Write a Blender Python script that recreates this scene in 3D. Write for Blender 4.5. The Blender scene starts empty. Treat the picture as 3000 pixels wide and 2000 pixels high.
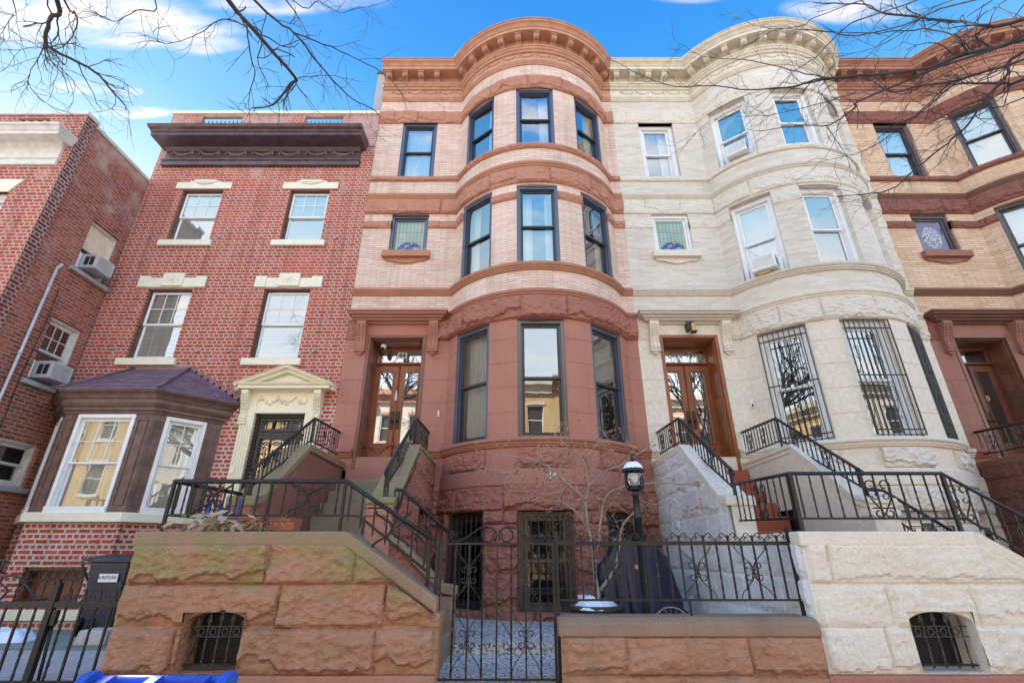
import bpy, math, random
from math import sin, cos, pi, radians, sqrt, atan2
from mathutils import Vector, noise, Matrix
random.seed(7)
S = bpy.context.scene
COL = S.collection

# ------------------------------------------------------------------ camera
TH = 23.75
cd = bpy.data.cameras.new('camera'); cam = bpy.data.objects.new('camera', cd); COL.objects.link(cam)
cam.location = (0, 0, 1.5); cam.rotation_euler = (radians(90+TH), 0, 0)
cd.sensor_width = 36; cd.lens = 17.04; cd.clip_start = .05; cd.clip_end = 2000
S.camera = cam
# ------------------------------------------------------------------ light
SUN_EL, SUN_AZ = 44, -48          # azimuth measured from +Y towards +X
w = bpy.data.worlds.new('World'); S.world = w; w.use_nodes = True
nt = w.node_tree; nt.nodes.clear()
def N(t, typ, **k):
    n = t.nodes.new(typ)
    for a, b in k.items():
        if a in n.inputs: n.inputs[a].default_value = b
        else: setattr(n, a, b)
    return n
out = N(nt, 'ShaderNodeOutputWorld'); bg = N(nt, 'ShaderNodeBackground'); bg.inputs['Strength'].default_value = .12
sky = N(nt, 'ShaderNodeTexSky'); sky.sky_type = 'NISHITA'; sky.sun_disc = False
sky.sun_elevation = radians(SUN_EL); sky.sun_rotation = radians(SUN_AZ); sky.air_density = 1.0; sky.dust_density = .6; sky.ozone_density = 2.2
hs = N(nt, 'ShaderNodeHueSaturation'); hs.inputs['Saturation'].default_value = 1.12; hs.inputs['Value'].default_value = 1.0
nt.links.new(sky.outputs[0], hs.inputs['Color'])
geo = N(nt, 'ShaderNodeNewGeometry'); sep = N(nt, 'ShaderNodeSeparateXYZ')
neg = N(nt, 'ShaderNodeVectorMath', operation='SCALE'); neg.inputs['Scale'].default_value = -1
nt.links.new(geo.outputs['Incoming'], neg.inputs[0]); nt.links.new(neg.outputs[0], sep.inputs[0])
def M2(t, op, a, b=None, clamp=False):
    n = t.nodes.new('ShaderNodeMath'); n.operation = op; n.use_clamp = clamp
    for i, v in enumerate((a, b)):
        if v is None: continue
        if isinstance(v, (int, float)): n.inputs[i].default_value = v
        else: t.links.new(v, n.inputs[i])
    return n.outputs[0]
zz = M2(nt, 'ADD', M2(nt, 'MAXIMUM', sep.outputs[2], 0.02), .12)
cx_ = M2(nt, 'DIVIDE', sep.outputs[0], zz); cy_ = M2(nt, 'DIVIDE', sep.outputs[1], zz)
comb = N(nt, 'ShaderNodeCombineXYZ'); nt.links.new(cx_, comb.inputs[0]); nt.links.new(cy_, comb.inputs[1])
mp = N(nt, 'ShaderNodeMapping'); mp.inputs['Scale'].default_value = (1.0, 2.6, 1)
nt.links.new(comb.outputs[0], mp.inputs[0])
no = N(nt, 'ShaderNodeTexNoise'); no.inputs['Scale'].default_value = 1.7; no.inputs['Detail'].default_value = 9; no.inputs['Roughness'].default_value = .55
nt.links.new(mp.outputs[0], no.inputs['Vector'])
# single clouds over the roofs (centre and half-size in the cloud layer), an unseen broken cover added behind the camera to neutralise the light
total = None
for (x, y, rx, ry, g) in ((-.80, .54, .22, .040, 1), (-.65, .568, .14, .026, 1), (-.56, .595, .06, .018, .9), (-.84, .668, .055, .012, .8), (-.757, .681, .022, .008, .8), (-.79, .728, .080, .012, .85), (-.38, .530, .13, .016, .75), (.58, .535, .09, .022, .8), (.30, .52, .06, .01, .5)):
    e_ = M2(nt, 'ADD', M2(nt, 'POWER', M2(nt, 'DIVIDE', M2(nt, 'SUBTRACT', cx_, x), rx), 2), M2(nt, 'POWER', M2(nt, 'DIVIDE', M2(nt, 'SUBTRACT', cy_, y), ry), 2))
    v_ = M2(nt, 'MULTIPLY', M2(nt, 'SUBTRACT', 1.6, M2(nt, 'MULTIPLY', e_, .8), True), g)
    total = v_ if total is None else M2(nt, 'MAXIMUM', total, v_)
back = M2(nt, 'MULTIPLY', M2(nt, 'MULTIPLY', sep.outputs[1], -1.0, True), .22)
dens = M2(nt, 'SUBTRACT', M2(nt, 'ADD', no.outputs[0], back), .09)
n9 = N(nt, 'ShaderNodeTexNoise'); n9.inputs['Scale'].default_value = 9; n9.inputs['Detail'].default_value = 8; n9.inputs['Roughness'].default_value = .6; nt.links.new(mp.outputs[0], n9.inputs['Vector'])
front = M2(nt, 'MULTIPLY', M2(nt, 'MULTIPLY', M2(nt, 'ADD', M2(nt, 'SUBTRACT', n9.outputs[0], .44), M2(nt, 'MULTIPLY', total, .16)), total), 3.0, True)
ramp = N(nt, 'ShaderNodeValToRGB'); ramp.color_ramp.elements[0].position = .56; ramp.color_ramp.elements[1].position = .74
nt.links.new(dens, ramp.inputs[0])
# the sky pales towards the roofs and towards the sun's side
el = M2(nt, 'ADD', sep.outputs[2], M2(nt, 'MULTIPLY', sep.outputs[0], .05))
gr = N(nt, 'ShaderNodeValToRGB'); e = gr.color_ramp.elements
for _ in range(4): e.new(.5)
K = .60/.12
for i, (p, c) in enumerate(((.0, (.50, .52, .55)), (.49, (.46, .54, .58)), (.56, (.27, .45, .57)), (.64, (.11, .33, .56)), (.76, (.032, .215, .53)), (.90, (.014, .15, .48)))):
    e[i].position = p; e[i].color = (*c, 1)
nt.links.new(el, gr.inputs[0])
grk = N(nt, 'ShaderNodeVectorMath', operation='SCALE'); grk.inputs['Scale'].default_value = K; nt.links.new(gr.outputs[0], grk.inputs[0])
mx0 = N(nt, 'ShaderNodeMixRGB'); mx0.inputs[0].default_value = .965
nt.links.new(grk.outputs[0], mx0.inputs[2]); nt.links.new(hs.outputs[0], mx0.inputs[1])
mx = N(nt, 'ShaderNodeMixRGB'); mx.inputs[2].default_value = (.64*K, .60*K, .57*K, 1)
nt.links.new(M2(nt, 'MAXIMUM', ramp.outputs[0], front), mx.inputs[0]); nt.links.new(mx0.outputs[0], mx.inputs[1])
bright = N(nt, 'ShaderNodeVectorMath', operation='SCALE'); nt.links.new(mx.outputs[0], bright.inputs[0])
nt.links.new(M2(nt, 'ADD', 1.0, M2(nt, 'MULTIPLY', M2(nt, 'ADD', M2(nt, 'MULTIPLY', sep.outputs[1], -1.3), .35, True), 1.35)), bright.inputs['Scale'])  # sky out of view behind the camera brightened to light the facades
nt.links.new(bright.outputs[0], bg.inputs[0]); nt.links.new(bg.outputs[0], out.inputs[0])
sd = bpy.data.lights.new('sun', 'SUN'); sun = bpy.data.objects.new('sun', sd); COL.objects.link(sun)
sd.energy = 5; sd.angle = radians(.53); sd.color = (1, .93, .82)
sdir = Vector((sin(radians(SUN_AZ))*cos(radians(SUN_EL)), cos(radians(SUN_AZ))*cos(radians(SUN_EL)), sin(radians(SUN_EL))))
sun.rotation_euler = sdir.to_track_quat('Z', 'Y').to_euler()
sun.location = (0, 30, 40)
S.view_settings.view_transform = 'Standard'; S.view_settings.look = 'None'; S.view_settings.gamma = 1; S.view_settings.exposure = 1.65
S.cycles.max_bounces = 8; S.cycles.diffuse_bounces = 4; S.cycles.glossy_bounces = 4; S.cycles.transparent_max_bounces = 12
S.cycles.use_denoising = True
try: S.cycles.denoiser = 'OPENIMAGEDENOISE'
except Exception: pass

# ------------------------------------------------------------------ materials
def mat(name):
    m = bpy.data.materials.new(name); m.use_nodes = True
    t = m.node_tree; b = t.nodes['Principled BSDF']
    return m, t, b
def L(t, a, b): t.links.new(a, b)
def noise_n(t, scale, detail=4, rough=.55, vec=None, dist=0):
    n = N(t, 'ShaderNodeTexNoise'); n.inputs['Scale'].default_value = scale; n.inputs['Detail'].default_value = detail
    n.inputs['Roughness'].default_value = rough; n.inputs['Distortion'].default_value = dist
    if vec is not None: L(t, vec, n.inputs['Vector'])
    return n.outputs[0]
def wpos(t, sc=None):
    g = N(t, 'ShaderNodeNewGeometry').outputs['Position']
    if sc:
        mpn = N(t, 'ShaderNodeMapping'); mpn.inputs['Scale'].default_value = sc; L(t, g, mpn.inputs[0]); return mpn.outputs[0]
    return g
def rgbramp(t, fac, stops):
    r = N(t, 'ShaderNodeValToRGB'); e = r.color_ramp.elements
    while len(e) < len(stops): e.new(.5)
    for i, (p, c) in enumerate(stops): e[i].position = p; e[i].color = (*c, 1)
    L(t, fac, r.inputs[0]); return r.outputs[0]
def mixc(t, fac, a, b, mode='MIX'):
    n = N(t, 'ShaderNodeMixRGB', blend_type=mode)
    for i, v in ((0, fac), (1, a), (2, b)):
        if isinstance(v, (int, float)): n.inputs[i].default_value = v
        elif isinstance(v, tuple): n.inputs[i].default_value = (*v, 1)
        else: L(t, v, n.inputs[i])
    return n.outputs[0]
def bump(t, b, h, strength=.4, dist=.01):
    n = N(t, 'ShaderNodeBump'); n.inputs['Strength'].default_value = strength; n.inputs['Distance'].default_value = dist
    L(t, h, n.inputs['Height']); L(t, n.outputs[0], b.inputs['Normal'])
def stone(name, c, c2=None, rough=.85, stain=None, stain_amt=.5, moss=None, grain=40, bs=.35, streak=.35, joints=None):
    m, t, b = mat(name); p = wpos(t)
    c2 = c2 or tuple(x*.78 for x in c)
    n1 = noise_n(t, 1.7, 6, .6, p); col = rgbramp(t, n1, [(.32, c2), (.62, c)])
    n2 = noise_n(t, grain, 3, .6, p); col = mixc(t, .30, col, rgbramp(t, n2, [(.3, tuple(x*.62 for x in c)), (.7, tuple(min(1, x*1.28) for x in c))]), 'MIX')
    if streak:
        n3 = noise_n(t, 1.0, 4, .6, wpos(t, (9, 9, .7)))
        f = M2(t, 'MULTIPLY', M2(t, 'SUBTRACT', n3, .52, True), streak*6, True)
        col = mixc(t, f, col, tuple(x*.6 for x in c))
    if stain:
        n4 = noise_n(t, .9, 6, .68, p)
        f = M2(t, 'MULTIPLY', M2(t, 'SUBTRACT', n4, .52, True), stain_amt*8, True)
        col = mixc(t, f, col, stain)
    if moss:
        mc, z0, z1 = moss
        g = N(t, 'ShaderNodeSeparateXYZ'); L(t, wpos(t), g.inputs[0])
        n5 = noise_n(t, 2.3, 7, .7, p)
        mr = N(t, 'ShaderNodeMapRange'); mr.inputs[1].default_value = z0; mr.inputs[2].default_value = z1; L(t, g.outputs[2], mr.inputs[0])
        f = M2(t, 'MULTIPLY', M2(t, 'SUBTRACT', M2(t, 'ADD', n5, M2(t, 'MULTIPLY', mr.outputs[0], .22)), .60, True), 5.5, True)
        col = mixc(t, M2(t, 'MULTIPLY', f, .8), col, mc)
        n6 = noise_n(t, 60, 2, .5, p)
        sp = M2(t, 'MULTIPLY', M2(t, 'GREATER_THAN', n6, .68), f)
        col = mixc(t, sp, col, (.45, .46, .38))
    L(t, col, b.inputs['Base Color']); b.inputs['Roughness'].default_value = rough
    b.inputs['Specular IOR Level'].default_value = .3
    h = M2(t, 'ADD', M2(t, 'MULTIPLY', n2, .4), noise_n(t, 14, 5, .6, p))
    bump(t, b, h, bs, .02)
    return m
def rock(name, c, c2=None, **k):
    m = stone(name, c, c2, **k); t = m.node_tree; b = t.nodes['Principled BSDF']; p = wpos(t)
    n = N(t, 'ShaderNodeTexNoise', noise_type='RIDGED_MULTIFRACTAL'); n.inputs['Scale'].default_value = 5.5; n.inputs['Detail'].default_value = 7; n.inputs['Roughness'].default_value = .62; L(t, p, n.inputs['Vector'])
    v = N(t, 'ShaderNodeTexVoronoi'); v.inputs['Scale'].default_value = 11; L(t, wpos(t, (1, 1, 1.6)), v.inputs['Vector'])
    h = M2(t, 'ADD', M2(t, 'MULTIPLY', n.outputs[0], .8), M2(t, 'MULTIPLY', v.outputs['Distance'], 1.1))
    bn = N(t, 'ShaderNodeBump'); bn.inputs['Strength'].default_value = .55; bn.inputs['Distance'].default_value = .035; L(t, h, bn.inputs['Height'])
    old = b.inputs['Normal'].links[0].from_node; L(t, bn.outputs[0], old.inputs['Normal']); L(t, old.outputs[0], b.inputs['Normal'])
    return m
def brick(name, c1, c2, c3, mortar, bw, bh, ms, offf=2, squash=1.0, sqf=2, bs=.6, offset=.5, wear=None, rough=.85, mvar=.5, jag=.006, soot=.35):
    m, t, b = mat(name)
    uv = N(t, 'ShaderNodeTexCoord').outputs['UV']
    wob = N(t, 'ShaderNodeTexNoise'); wob.inputs['Scale'].default_value = 14; wob.inputs['Detail'].default_value = 2; L(t, uv, wob.inputs['Vector'])
    sub = N(t, 'ShaderNodeVectorMath', operation='SUBTRACT'); L(t, wob.outputs['Color'], sub.inputs[0]); sub.inputs[1].default_value = (.5, .5, .5)
    scn = N(t, 'ShaderNodeVectorMath', operation='SCALE'); L(t, sub.outputs[0], scn.inputs[0]); scn.inputs['Scale'].default_value = jag*4
    add = N(t, 'ShaderNodeVectorMath', operation='ADD'); L(t, uv, add.inputs[0]); L(t, scn.outputs[0], add.inputs[1])
    bt = N(t, 'ShaderNodeTexBrick', offset=offset, offset_frequency=offf, squash=squash, squash_frequency=sqf)
    bt.inputs['Scale'].default_value = 1; bt.inputs['Brick Width'].default_value = bw; bt.inputs['Row Height'].default_value = bh
    bt.inputs['Mortar Size'].default_value = ms; bt.inputs['Mortar Smooth'].default_value = .15; bt.inputs['Bias'].default_value = 0
    bt.inputs['Color1'].default_value = (0, 0, 0, 1); bt.inputs['Color2'].default_value = (1, 1, 1, 1); bt.inputs['Mortar'].default_value = (.5, .5, .5, 1)
    L(t, add.outputs[0], bt.inputs['Vector'])
    big = noise_n(t, .8, 5, .6, wpos(t))
    fac = M2(t, 'ADD', M2(t, 'MULTIPLY', bt.outputs['Color'], .8), M2(t, 'MULTIPLY', M2(t, 'SUBTRACT', big, .4), .6), True)
    col = rgbramp(t, fac, [(.08, c1), (.5, c2), (.92, c3)])
    fine = noise_n(t, 45, 3, .6, wpos(t)); col = mixc(t, .25, col, rgbramp(t, fine, [(.3, tuple(x*.6 for x in c2)), (.7, tuple(min(1, x*1.3) for x in c2))]))
    mcol = mixc(t, M2(t, 'MULTIPLY', noise_n(t, 5, 5, .6, wpos(t)), mvar), mortar, tuple(x*.6 for x in mortar))
    col = mixc(t, bt.outputs['Fac'], col, mcol)
    st_ = noise_n(t, 1.0, 5, .62, wpos(t, (3.5, 3.5, .45)))
    col = mixc(t, M2(t, 'MULTIPLY', M2(t, 'SUBTRACT', st_, .50, True), soot*6, True), col, tuple(x*.45 for x in c2))
    pt_ = noise_n(t, .55, 4, .7, wpos(t)); col = mixc(t, M2(t, 'MULTIPLY', M2(t, 'SUBTRACT', pt_, .52, True), 2.2, True), col, tuple(min(1, x*1.25+.03) for x in c2))
    if wear:
        wc, z0, z1, amt = wear
        g = N(t, 'ShaderNodeSeparateXYZ'); L(t, wpos(t), g.inputs[0])
        mr = N(t, 'ShaderNodeMapRange'); mr.inputs[1].default_value = z0; mr.inputs[2].default_value = z1; L(t, g.outputs[2], mr.inputs[0])
        f = M2(t, 'MULTIPLY', M2(t, 'SUBTRACT', M2(t, 'ADD', noise_n(t, 1.5, 7, .7, wpos(t)), M2(t, 'MULTIPLY', mr.outputs[0], .2)), .58, True), amt*5, True)
        col = mixc(t, f, col, wc)
    L(t, col, b.inputs['Base Color']); b.inputs['Roughness'].default_value = rough; b.inputs['Specular IOR Level'].default_value = .25
    h = M2(t, 'SUBTRACT', M2(t, 'MULTIPLY', fine, .3), bt.outputs['Fac'])
    bump(t, b, h, bs, .008)
    return m
def paint(name, c, rough=.4, var=.12, spec=.5, scale=6, metallic=0, chips=None, bs=.08):
    m, t, b = mat(name); p = wpos(t)
    n = noise_n(t, scale, 6, .6, p)
    col = rgbramp(t, n, [(.3, tuple(x*(1-var*1.6) for x in c)), (.7, tuple(min(1, x*(1+var)) for x in c))])
    if chips:
        n2 = noise_n(t, 38, 3, .6, p); f = M2(t, 'MULTIPLY', M2(t, 'SUBTRACT', n2, .66, True), 14, True); col = mixc(t, f, col, chips)
    L(t, col, b.inputs['Base Color']); b.inputs['Roughness'].default_value = rough; b.inputs['Metallic'].default_value = metallic
    b.inputs['Specular IOR Level'].default_value = spec
    if bs: bump(t, b, noise_n(t, 25, 4, .6, p), bs, .01)
    return m
def wood(name, c, c2, rough=.35):
    m, t, b = mat(name)
    n = noise_n(t, 3, 6, .65, wpos(t, (14, 14, 1.0)), 1.2)
    n2 = noise_n(t, 1.6, 4, .6, wpos(t))
    col = rgbramp(t, n, [(.3, c2), (.66, c)]); col = mixc(t, M2(t, 'MULTIPLY', M2(t, 'SUBTRACT', n2, .5, True), 1.6, True), col, tuple(x*.45 for x in c2))
    L(t, col, b.inputs['Base Color']); b.inputs['Roughness'].default_value = rough; bump(t, b, n, .15, .005); return m
def glass(name, tint=(.85, .9, .92), boost=.12, ior=1.55, wav=.02):
    m = bpy.data.materials.new(name); m.use_nodes = True; t = m.node_tree; t.nodes.clear()
    o = N(t, 'ShaderNodeOutputMaterial'); mixs = N(t, 'ShaderNodeMixShader'); tr = N(t, 'ShaderNodeBsdfTransparent'); gl = N(t, 'ShaderNodeBsdfGlossy')
    tr.inputs[0].default_value = (*tint, 1); gl.inputs['Color'].default_value = (.95, .97, 1, 1); gl.inputs['Roughness'].default_value = .0
    fr = N(t, 'ShaderNodeFresnel'); fr.inputs[0].default_value = ior
    f = M2(t, 'ADD', M2(t, 'MULTIPLY', fr.outputs[0], 1.6), boost, True)
    L(t, f, mixs.inputs[0]); L(t, tr.outputs[0], mixs.inputs[1]); L(t, gl.outputs[0], mixs.inputs[2]); L(t, mixs.outputs[0], o.inputs[0])
    bn = N(t, 'ShaderNodeBump'); bn.inputs['Strength'].default_value = wav*10; bn.inputs['Distance'].default_value = .012
    L(t, noise_n(t, 1.6, 2, .5, wpos(t, (1.5, 1.5, .8))), bn.inputs['Height']); L(t, bn.outputs[0], gl.inputs['Normal'])
    return m
def cloth(name, c, fold=24, rough=.9, trans=.3):
    m, t, b = mat(name)
    n = noise_n(t, 2, 3, .5, wpos(t, (fold, fold, 1)))
    L(t, rgbramp(t, n, [(.3, tuple(x*.8 for x in c)), (.7, c)]), b.inputs['Base Color']); b.inputs['Roughness'].default_value = rough
    return m
MT = {}
# ------------------------------------------------------------------ mesh helpers
OFF = [0.0]                                     # design x -> world x
class MB:
    def __init__(s): s.v = []; s.f = []; s.uv = {}; s.sm = set()
    def add(s, vs, fs, uvs=None, smooth=False):
        o = len(s.v); s.v += [tuple(p) for p in vs]
        for k, f in enumerate(fs):
            i = len(s.f); s.f.append(tuple(a+o for a in f))
            if uvs: s.uv[i] = uvs[k]
            if smooth: s.sm.add(i)
        return s
    def box(s, x0, x1, y0, y1, z0, z1):
        return s.add([(x0,y0,z0),(x1,y0,z0),(x1,y1,z0),(x0,y1,z0),(x0,y0,z1),(x1,y0,z1),(x1,y1,z1),(x0,y1,z1)],
            [(0,3,2,1),(4,5,6,7),(0,1,5,4),(1,2,6,5),(2,3,7,6),(3,0,4,7)])
    def prism(s, poly, axis, a0, a1):
        """poly: 2D points; axis x: (y,z); y: (x,z); z: (x,y)"""
        def P(p, a): return {'x': (a, p[0], p[1]), 'y': (p[0], a, p[1]), 'z': (p[0], p[1], a)}[axis]
        n = len(poly); vs = [P(p, a0) for p in poly] + [P(p, a1) for p in poly]
        return s.add(vs, [tuple(range(n)), tuple(range(2*n-1, n-1, -1))] + [(i, i+n, (i+1) % n+n, (i+1) % n) for i in range(n)])
    def tube(s, pts, r, n=6, twist=0, cap=True, smooth=True):
        pts = [Vector(p) for p in pts]; rs = r if isinstance(r, (list, tuple)) else [r]*len(pts)
        t0 = (pts[1]-pts[0]).normalized(); up = Vector((0, 0, 1)) if abs(t0.z) < .9 else Vector((1, 0, 0))
        a = t0.cross(up).normalized(); vs = []
        for i, p in enumerate(pts):
            t = ((pts[min(i+1, len(pts)-1)]-pts[max(i-1, 0)]))
            t = t.normalized() if t.length > 1e-9 else t0
            a = (a - t*a.dot(t)); a = a.normalized() if a.length > 1e-6 else t.orthogonal().normalized()
            b = t.cross(a)
            for k in range(n):
                th = 2*pi*k/n + pi/n + twist*i
                vs.append(p + (a*cos(th)+b*sin(th))*rs[i])
        m = len(pts); fs = [(i*n+k, i*n+(k+1) % n, (i+1)*n+(k+1) % n, (i+1)*n+k) for i in range(m-1) for k in range(n)]
        if cap: fs += [tuple(range(n-1, -1, -1)), tuple(range((m-1)*n, m*n))]
        return s.add(vs, fs, smooth=smooth and n > 4)
    def bar(s, p, q, r): return s.tube([p, q], r*1.414, 4, smooth=False)
    def ball(s, c, r, nu=8, nv=6, sc=(1, 1, 1)):
        vs = []; fs = []
        for j in range(nv+1):
            for i in range(nu):
                th = pi*j/nv; ph = 2*pi*i/nu
                vs.append((c[0]+r*sc[0]*sin(th)*cos(ph), c[1]+r*sc[1]*sin(th)*sin(ph), c[2]+r*sc[2]*cos(th)))
        for j in range(nv):
            for i in range(nu): fs.append((j*nu+i, (j+1)*nu+i, (j+1)*nu+(i+1) % nu, j*nu+(i+1) % nu))
        return s.add(vs, fs, smooth=True)
    def lathe(s, c, prof, n=16, smooth=True):
        vs = [(c[0]+r*cos(2*pi*k/n), c[1]+r*sin(2*pi*k/n), c[2]+z) for r, z in prof for k in range(n)]
        m = len(prof)
        fs = [(i*n+k, i*n+(k+1) % n, (i+1)*n+(k+1) % n, (i+1)*n+k) for i in range(m-1) for k in range(n)]
        fs += [tuple(range(n-1, -1, -1)), tuple(range((m-1)*n, m*n))]
        return s.add(vs, fs, smooth=smooth)
    def build(s, name, m, parent=None, bev=0, kind=None, stuff=False):
        if not s.v: return None
        me = bpy.data.meshes.new(name); off = OFF[0]
        base = Vector((0, 0, 0))
        if parent is not None:
            q = parent
            while q is not None: base += q.location; q = q.parent
        me.from_pydata([(v[0]+off-base.x, v[1]-base.y, v[2]-base.z) for v in s.v], [], s.f)
        uvl = me.uv_layers.new(name='UVMap'); d = uvl.data
        for p in me.polygons:
            if p.index in s.uv:
                for li, u in zip(p.loop_indices, s.uv[p.index]): d[li].uv = u
            else:
                n = p.normal; ax = max(range(3), key=lambda k: abs(n[k]))
                for li in p.loop_indices:
                    c = s.v[me.loops[li].vertex_index]
                    d[li].uv = (c[1], c[2]) if ax == 0 else ((c[0], c[2]) if ax == 1 else (c[0], c[1]))
            if p.index in s.sm: p.use_smooth = True
        me.materials.append(MT[m] if isinstance(m, str) else m)
        o = bpy.data.objects.new(name, me); COL.objects.link(o); o.parent = parent
        if bev:
            b = o.modifiers.new('bevel', 'BEVEL'); b.width = bev; b.segments = 2; b.limit_method = 'ANGLE'
        if kind: o['kind'] = kind
        return o
def centre(o):
    """move the origin of a top-level mesh to the middle of its base"""
    vs = o.data.vertices
    xs = [v.co.x for v in vs]; ys = [v.co.y for v in vs]; zs = [v.co.z for v in vs]
    c = Vector(((min(xs)+max(xs))/2, (min(ys)+max(ys))/2, min(zs)))
    o.data.transform(Matrix.Translation(-c)); o.location = c
def tag(o, label, cat, group=None):
    o['label'] = label; o['category'] = cat
    if group: o['group'] = group
    if o.type == 'MESH' and o.location.length < 1e-6: centre(o)
    return o
def thing(name, label, cat, loc, group=None):
    o = bpy.data.objects.new(name, None); COL.objects.link(o); o.location = (loc[0]+OFF[0], loc[1], loc[2]); o.empty_display_size = .2
    o['label'] = label; o['category'] = cat
    if group: o['group'] = group
    return o
def solo(mb, name, m, label, cat, group=None, bev=0):
    return tag(mb.build(name, m, None, bev), label, cat, group)
def copy_tree(o, parent=None, loc=None):
    c = o.copy(); COL.objects.link(c); c.parent = parent
    if loc is not None: c.location = loc
    for ch in list(o.children): copy_tree(ch, c)
    return c
def sm(x, a, b): 
    t = min(1, max(0, (x-a)/(b-a))); return t*t*(3-2*t)
# frame: origin o (x,y,z), tangent t, outward normal n ; local (u along wall, d outward, z up)
class Fr:
    def __init__(s, o, t=(1, 0), n=(0, -1)): s.o = o; s.t = t; s.n = n
    def __call__(s, u, d, z): return (s.o[0]+s.t[0]*u+s.n[0]*d, s.o[1]+s.t[1]*u+s.n[1]*d, s.o[2]+z)
    def box(s, mb, u0, u1, d0, d1, z0, z1):
        P = s
        mb.add([P(u0,d1,z0),P(u1,d1,z0),P(u1,d0,z0),P(u0,d0,z0),P(u0,d1,z1),P(u1,d1,z1),P(u1,d0,z1),P(u0,d0,z1)],
            [(0,3,2,1),(4,5,6,7),(0,1,5,4),(1,2,6,5),(2,3,7,6),(3,0,4,7)]); return mb
    def frame(s, mb, w, z0, z1, cw, d0, d1, ct=None, cb=None):
        ct = cw if ct is None else ct; cb = cw if cb is None else cb
        s.box(mb, -w/2, -w/2+cw, d0, d1, z0, z1); s.box(mb, w/2-cw, w/2, d0, d1, z0, z1)
        s.box(mb, -w/2+cw, w/2-cw, d0, d1, z1-ct, z1)
        if cb: s.box(mb, -w/2+cw, w/2-cw, d0, d1, z0, z0+cb)
        return mb

# ------------------------------------------------------------------ windows
def room(F, w, h, parent, m='room', depth=1.1, d0=-.22):
    mb = MB(); u = w/2+.25; z0 = -.3; z1 = h+.25; d1 = d0-depth
    P = F
    mb.add([P(-u,d0,z0),P(u,d0,z0),P(u,d1,z0),P(-u,d1,z0),P(-u,d0,z1),P(u,d0,z1),P(u,d1,z1),P(-u,d1,z1)], [(0,1,2,3),(4,7,6,5),(1,5,6,2),(2,6,7,3),(3,7,4,0)])
    return mb.build('interior', m, parent)
def curtain(F, w, h, parent, m='curtain', cover='full', d=-.30, amp=.022, zb=.03):
    mb = MB(); spans = {'full': [(-w/2, w/2)], 'sides': [(-w/2, -w*.13), (w*.20, w/2)], 'left': [(-w/2, -w*.12)], 'right': [(w*.12, w/2)], 'none': []}[cover]
    for a, b in spans:
        n = max(6, int((b-a)/.018)); vs = []; fs = []; k0 = random.random()*9
        for i in range(n+1):
            u = a+(b-a)*i/n; g = amp*sin(u*62+k0+1.3*sin(u*11+k0))
            for j, z in enumerate((zb, h*.5, h)): vs.append(F(u+.01*sin(z*3+k0), d+g*(1-.25*j), z))
        for i in range(n):
            for j in range(2): fs.append((i*3+j, (i+1)*3+j, (i+1)*3+j+1, i*3+j+1))
        mb.add(vs, fs, smooth=True)
    return mb.build('curtain', m, parent)
def blind(F, w, h, parent, m='blind', z0=0, d=-.24):
    mb = MB(); n = int((h-z0)/.03)
    for i in range(n):
        z = z0+i*(h-z0)/n; mb.add([F(-w/2, d, z), F(w/2, d, z), F(w/2, d-.014, z+.031), F(-w/2, d-.014, z+.031)], [(0, 1, 2, 3)])
    return mb.build('blind', m, parent)
def sash(F, w, z0, z1, d, parent, fm, gm, st=.045, lites=None, label=None, th=.035, rb=None):
    mb = MB(); F.frame(mb, w, z0, z1, st, d-th, d, cb=rb or st)
    if lites:
        nx, nz = lites; iw = w-2*st; a0 = z0+(rb or st); ih = z1-st-a0
        for i in range(1, nx): F.box(mb, -iw/2+iw*i/nx-.008, -iw/2+iw*i/nx+.008, d-.022, d-.008, a0, a0+ih)
        for j in range(1, nz):
            for i in range(nx): F.box(mb, -iw/2+iw*i/nx+(.0085 if i else 0), -iw/2+iw*(i+1)/nx-(.0085 if i < nx-1 else 0), d-.021, d-.009, a0+ih*j/nz-.008, a0+ih*j/nz+.008)
    o = mb.build('sash', fm, parent, bev=.003)
    g = MB(); q = w/2-st+.004
    g.add([F(-q, d-.018, z0+st-.004), F(q, d-.018, z0+st-.004), F(q, d-.018, z1-st+.004), F(-q, d-.018, z1-st+.004)], [(0, 1, 2, 3)])
    g.build('pane', gm, parent); return o
def window(F, w, h, house, fm='navy', sm_='darkframe', gm='glass', cw=.07, rec=.02, cover='full', cm='curtain', lites=None, split=.5, sill_in=True, label=None, blinds=None, fd=.14, st=.045, open_up=None):
    mb = MB(); F.frame(mb, w, 0, h, cw, -rec-fd, -rec, ct=cw*1.05, cb=.03)
    F.frame(mb, w-2*cw, .03, h-cw, .022, -rec-fd+.02, -rec-.045, cb=.02)
    o = mb.build('window', fm, house, bev=.004)
    if label: o['label'] = label
    iw = w-2*cw-.044; z0 = .05; z1 = h-cw*1.05-.022; zm = z0+(z1-z0)*split
    sash(F, iw, zm-.02, z1, -rec-.06, o, sm_, gm, lites=lites, st=st)
    sash(F, iw, z0, zm+.02, -rec-.10, o, sm_, gm, st=st, rb=st*1.35)
    room(F, w, h, o, d0=-rec-fd-.03)
    if blinds: blind(F, w-.1, h-.03, o, d=-rec-fd-.02, z0=blinds if blinds is not True else .02)
    if cover != 'none': curtain(F, w-.06, h-.04, o, cm, cover, d=-rec-fd-.09)
    return o
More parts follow.
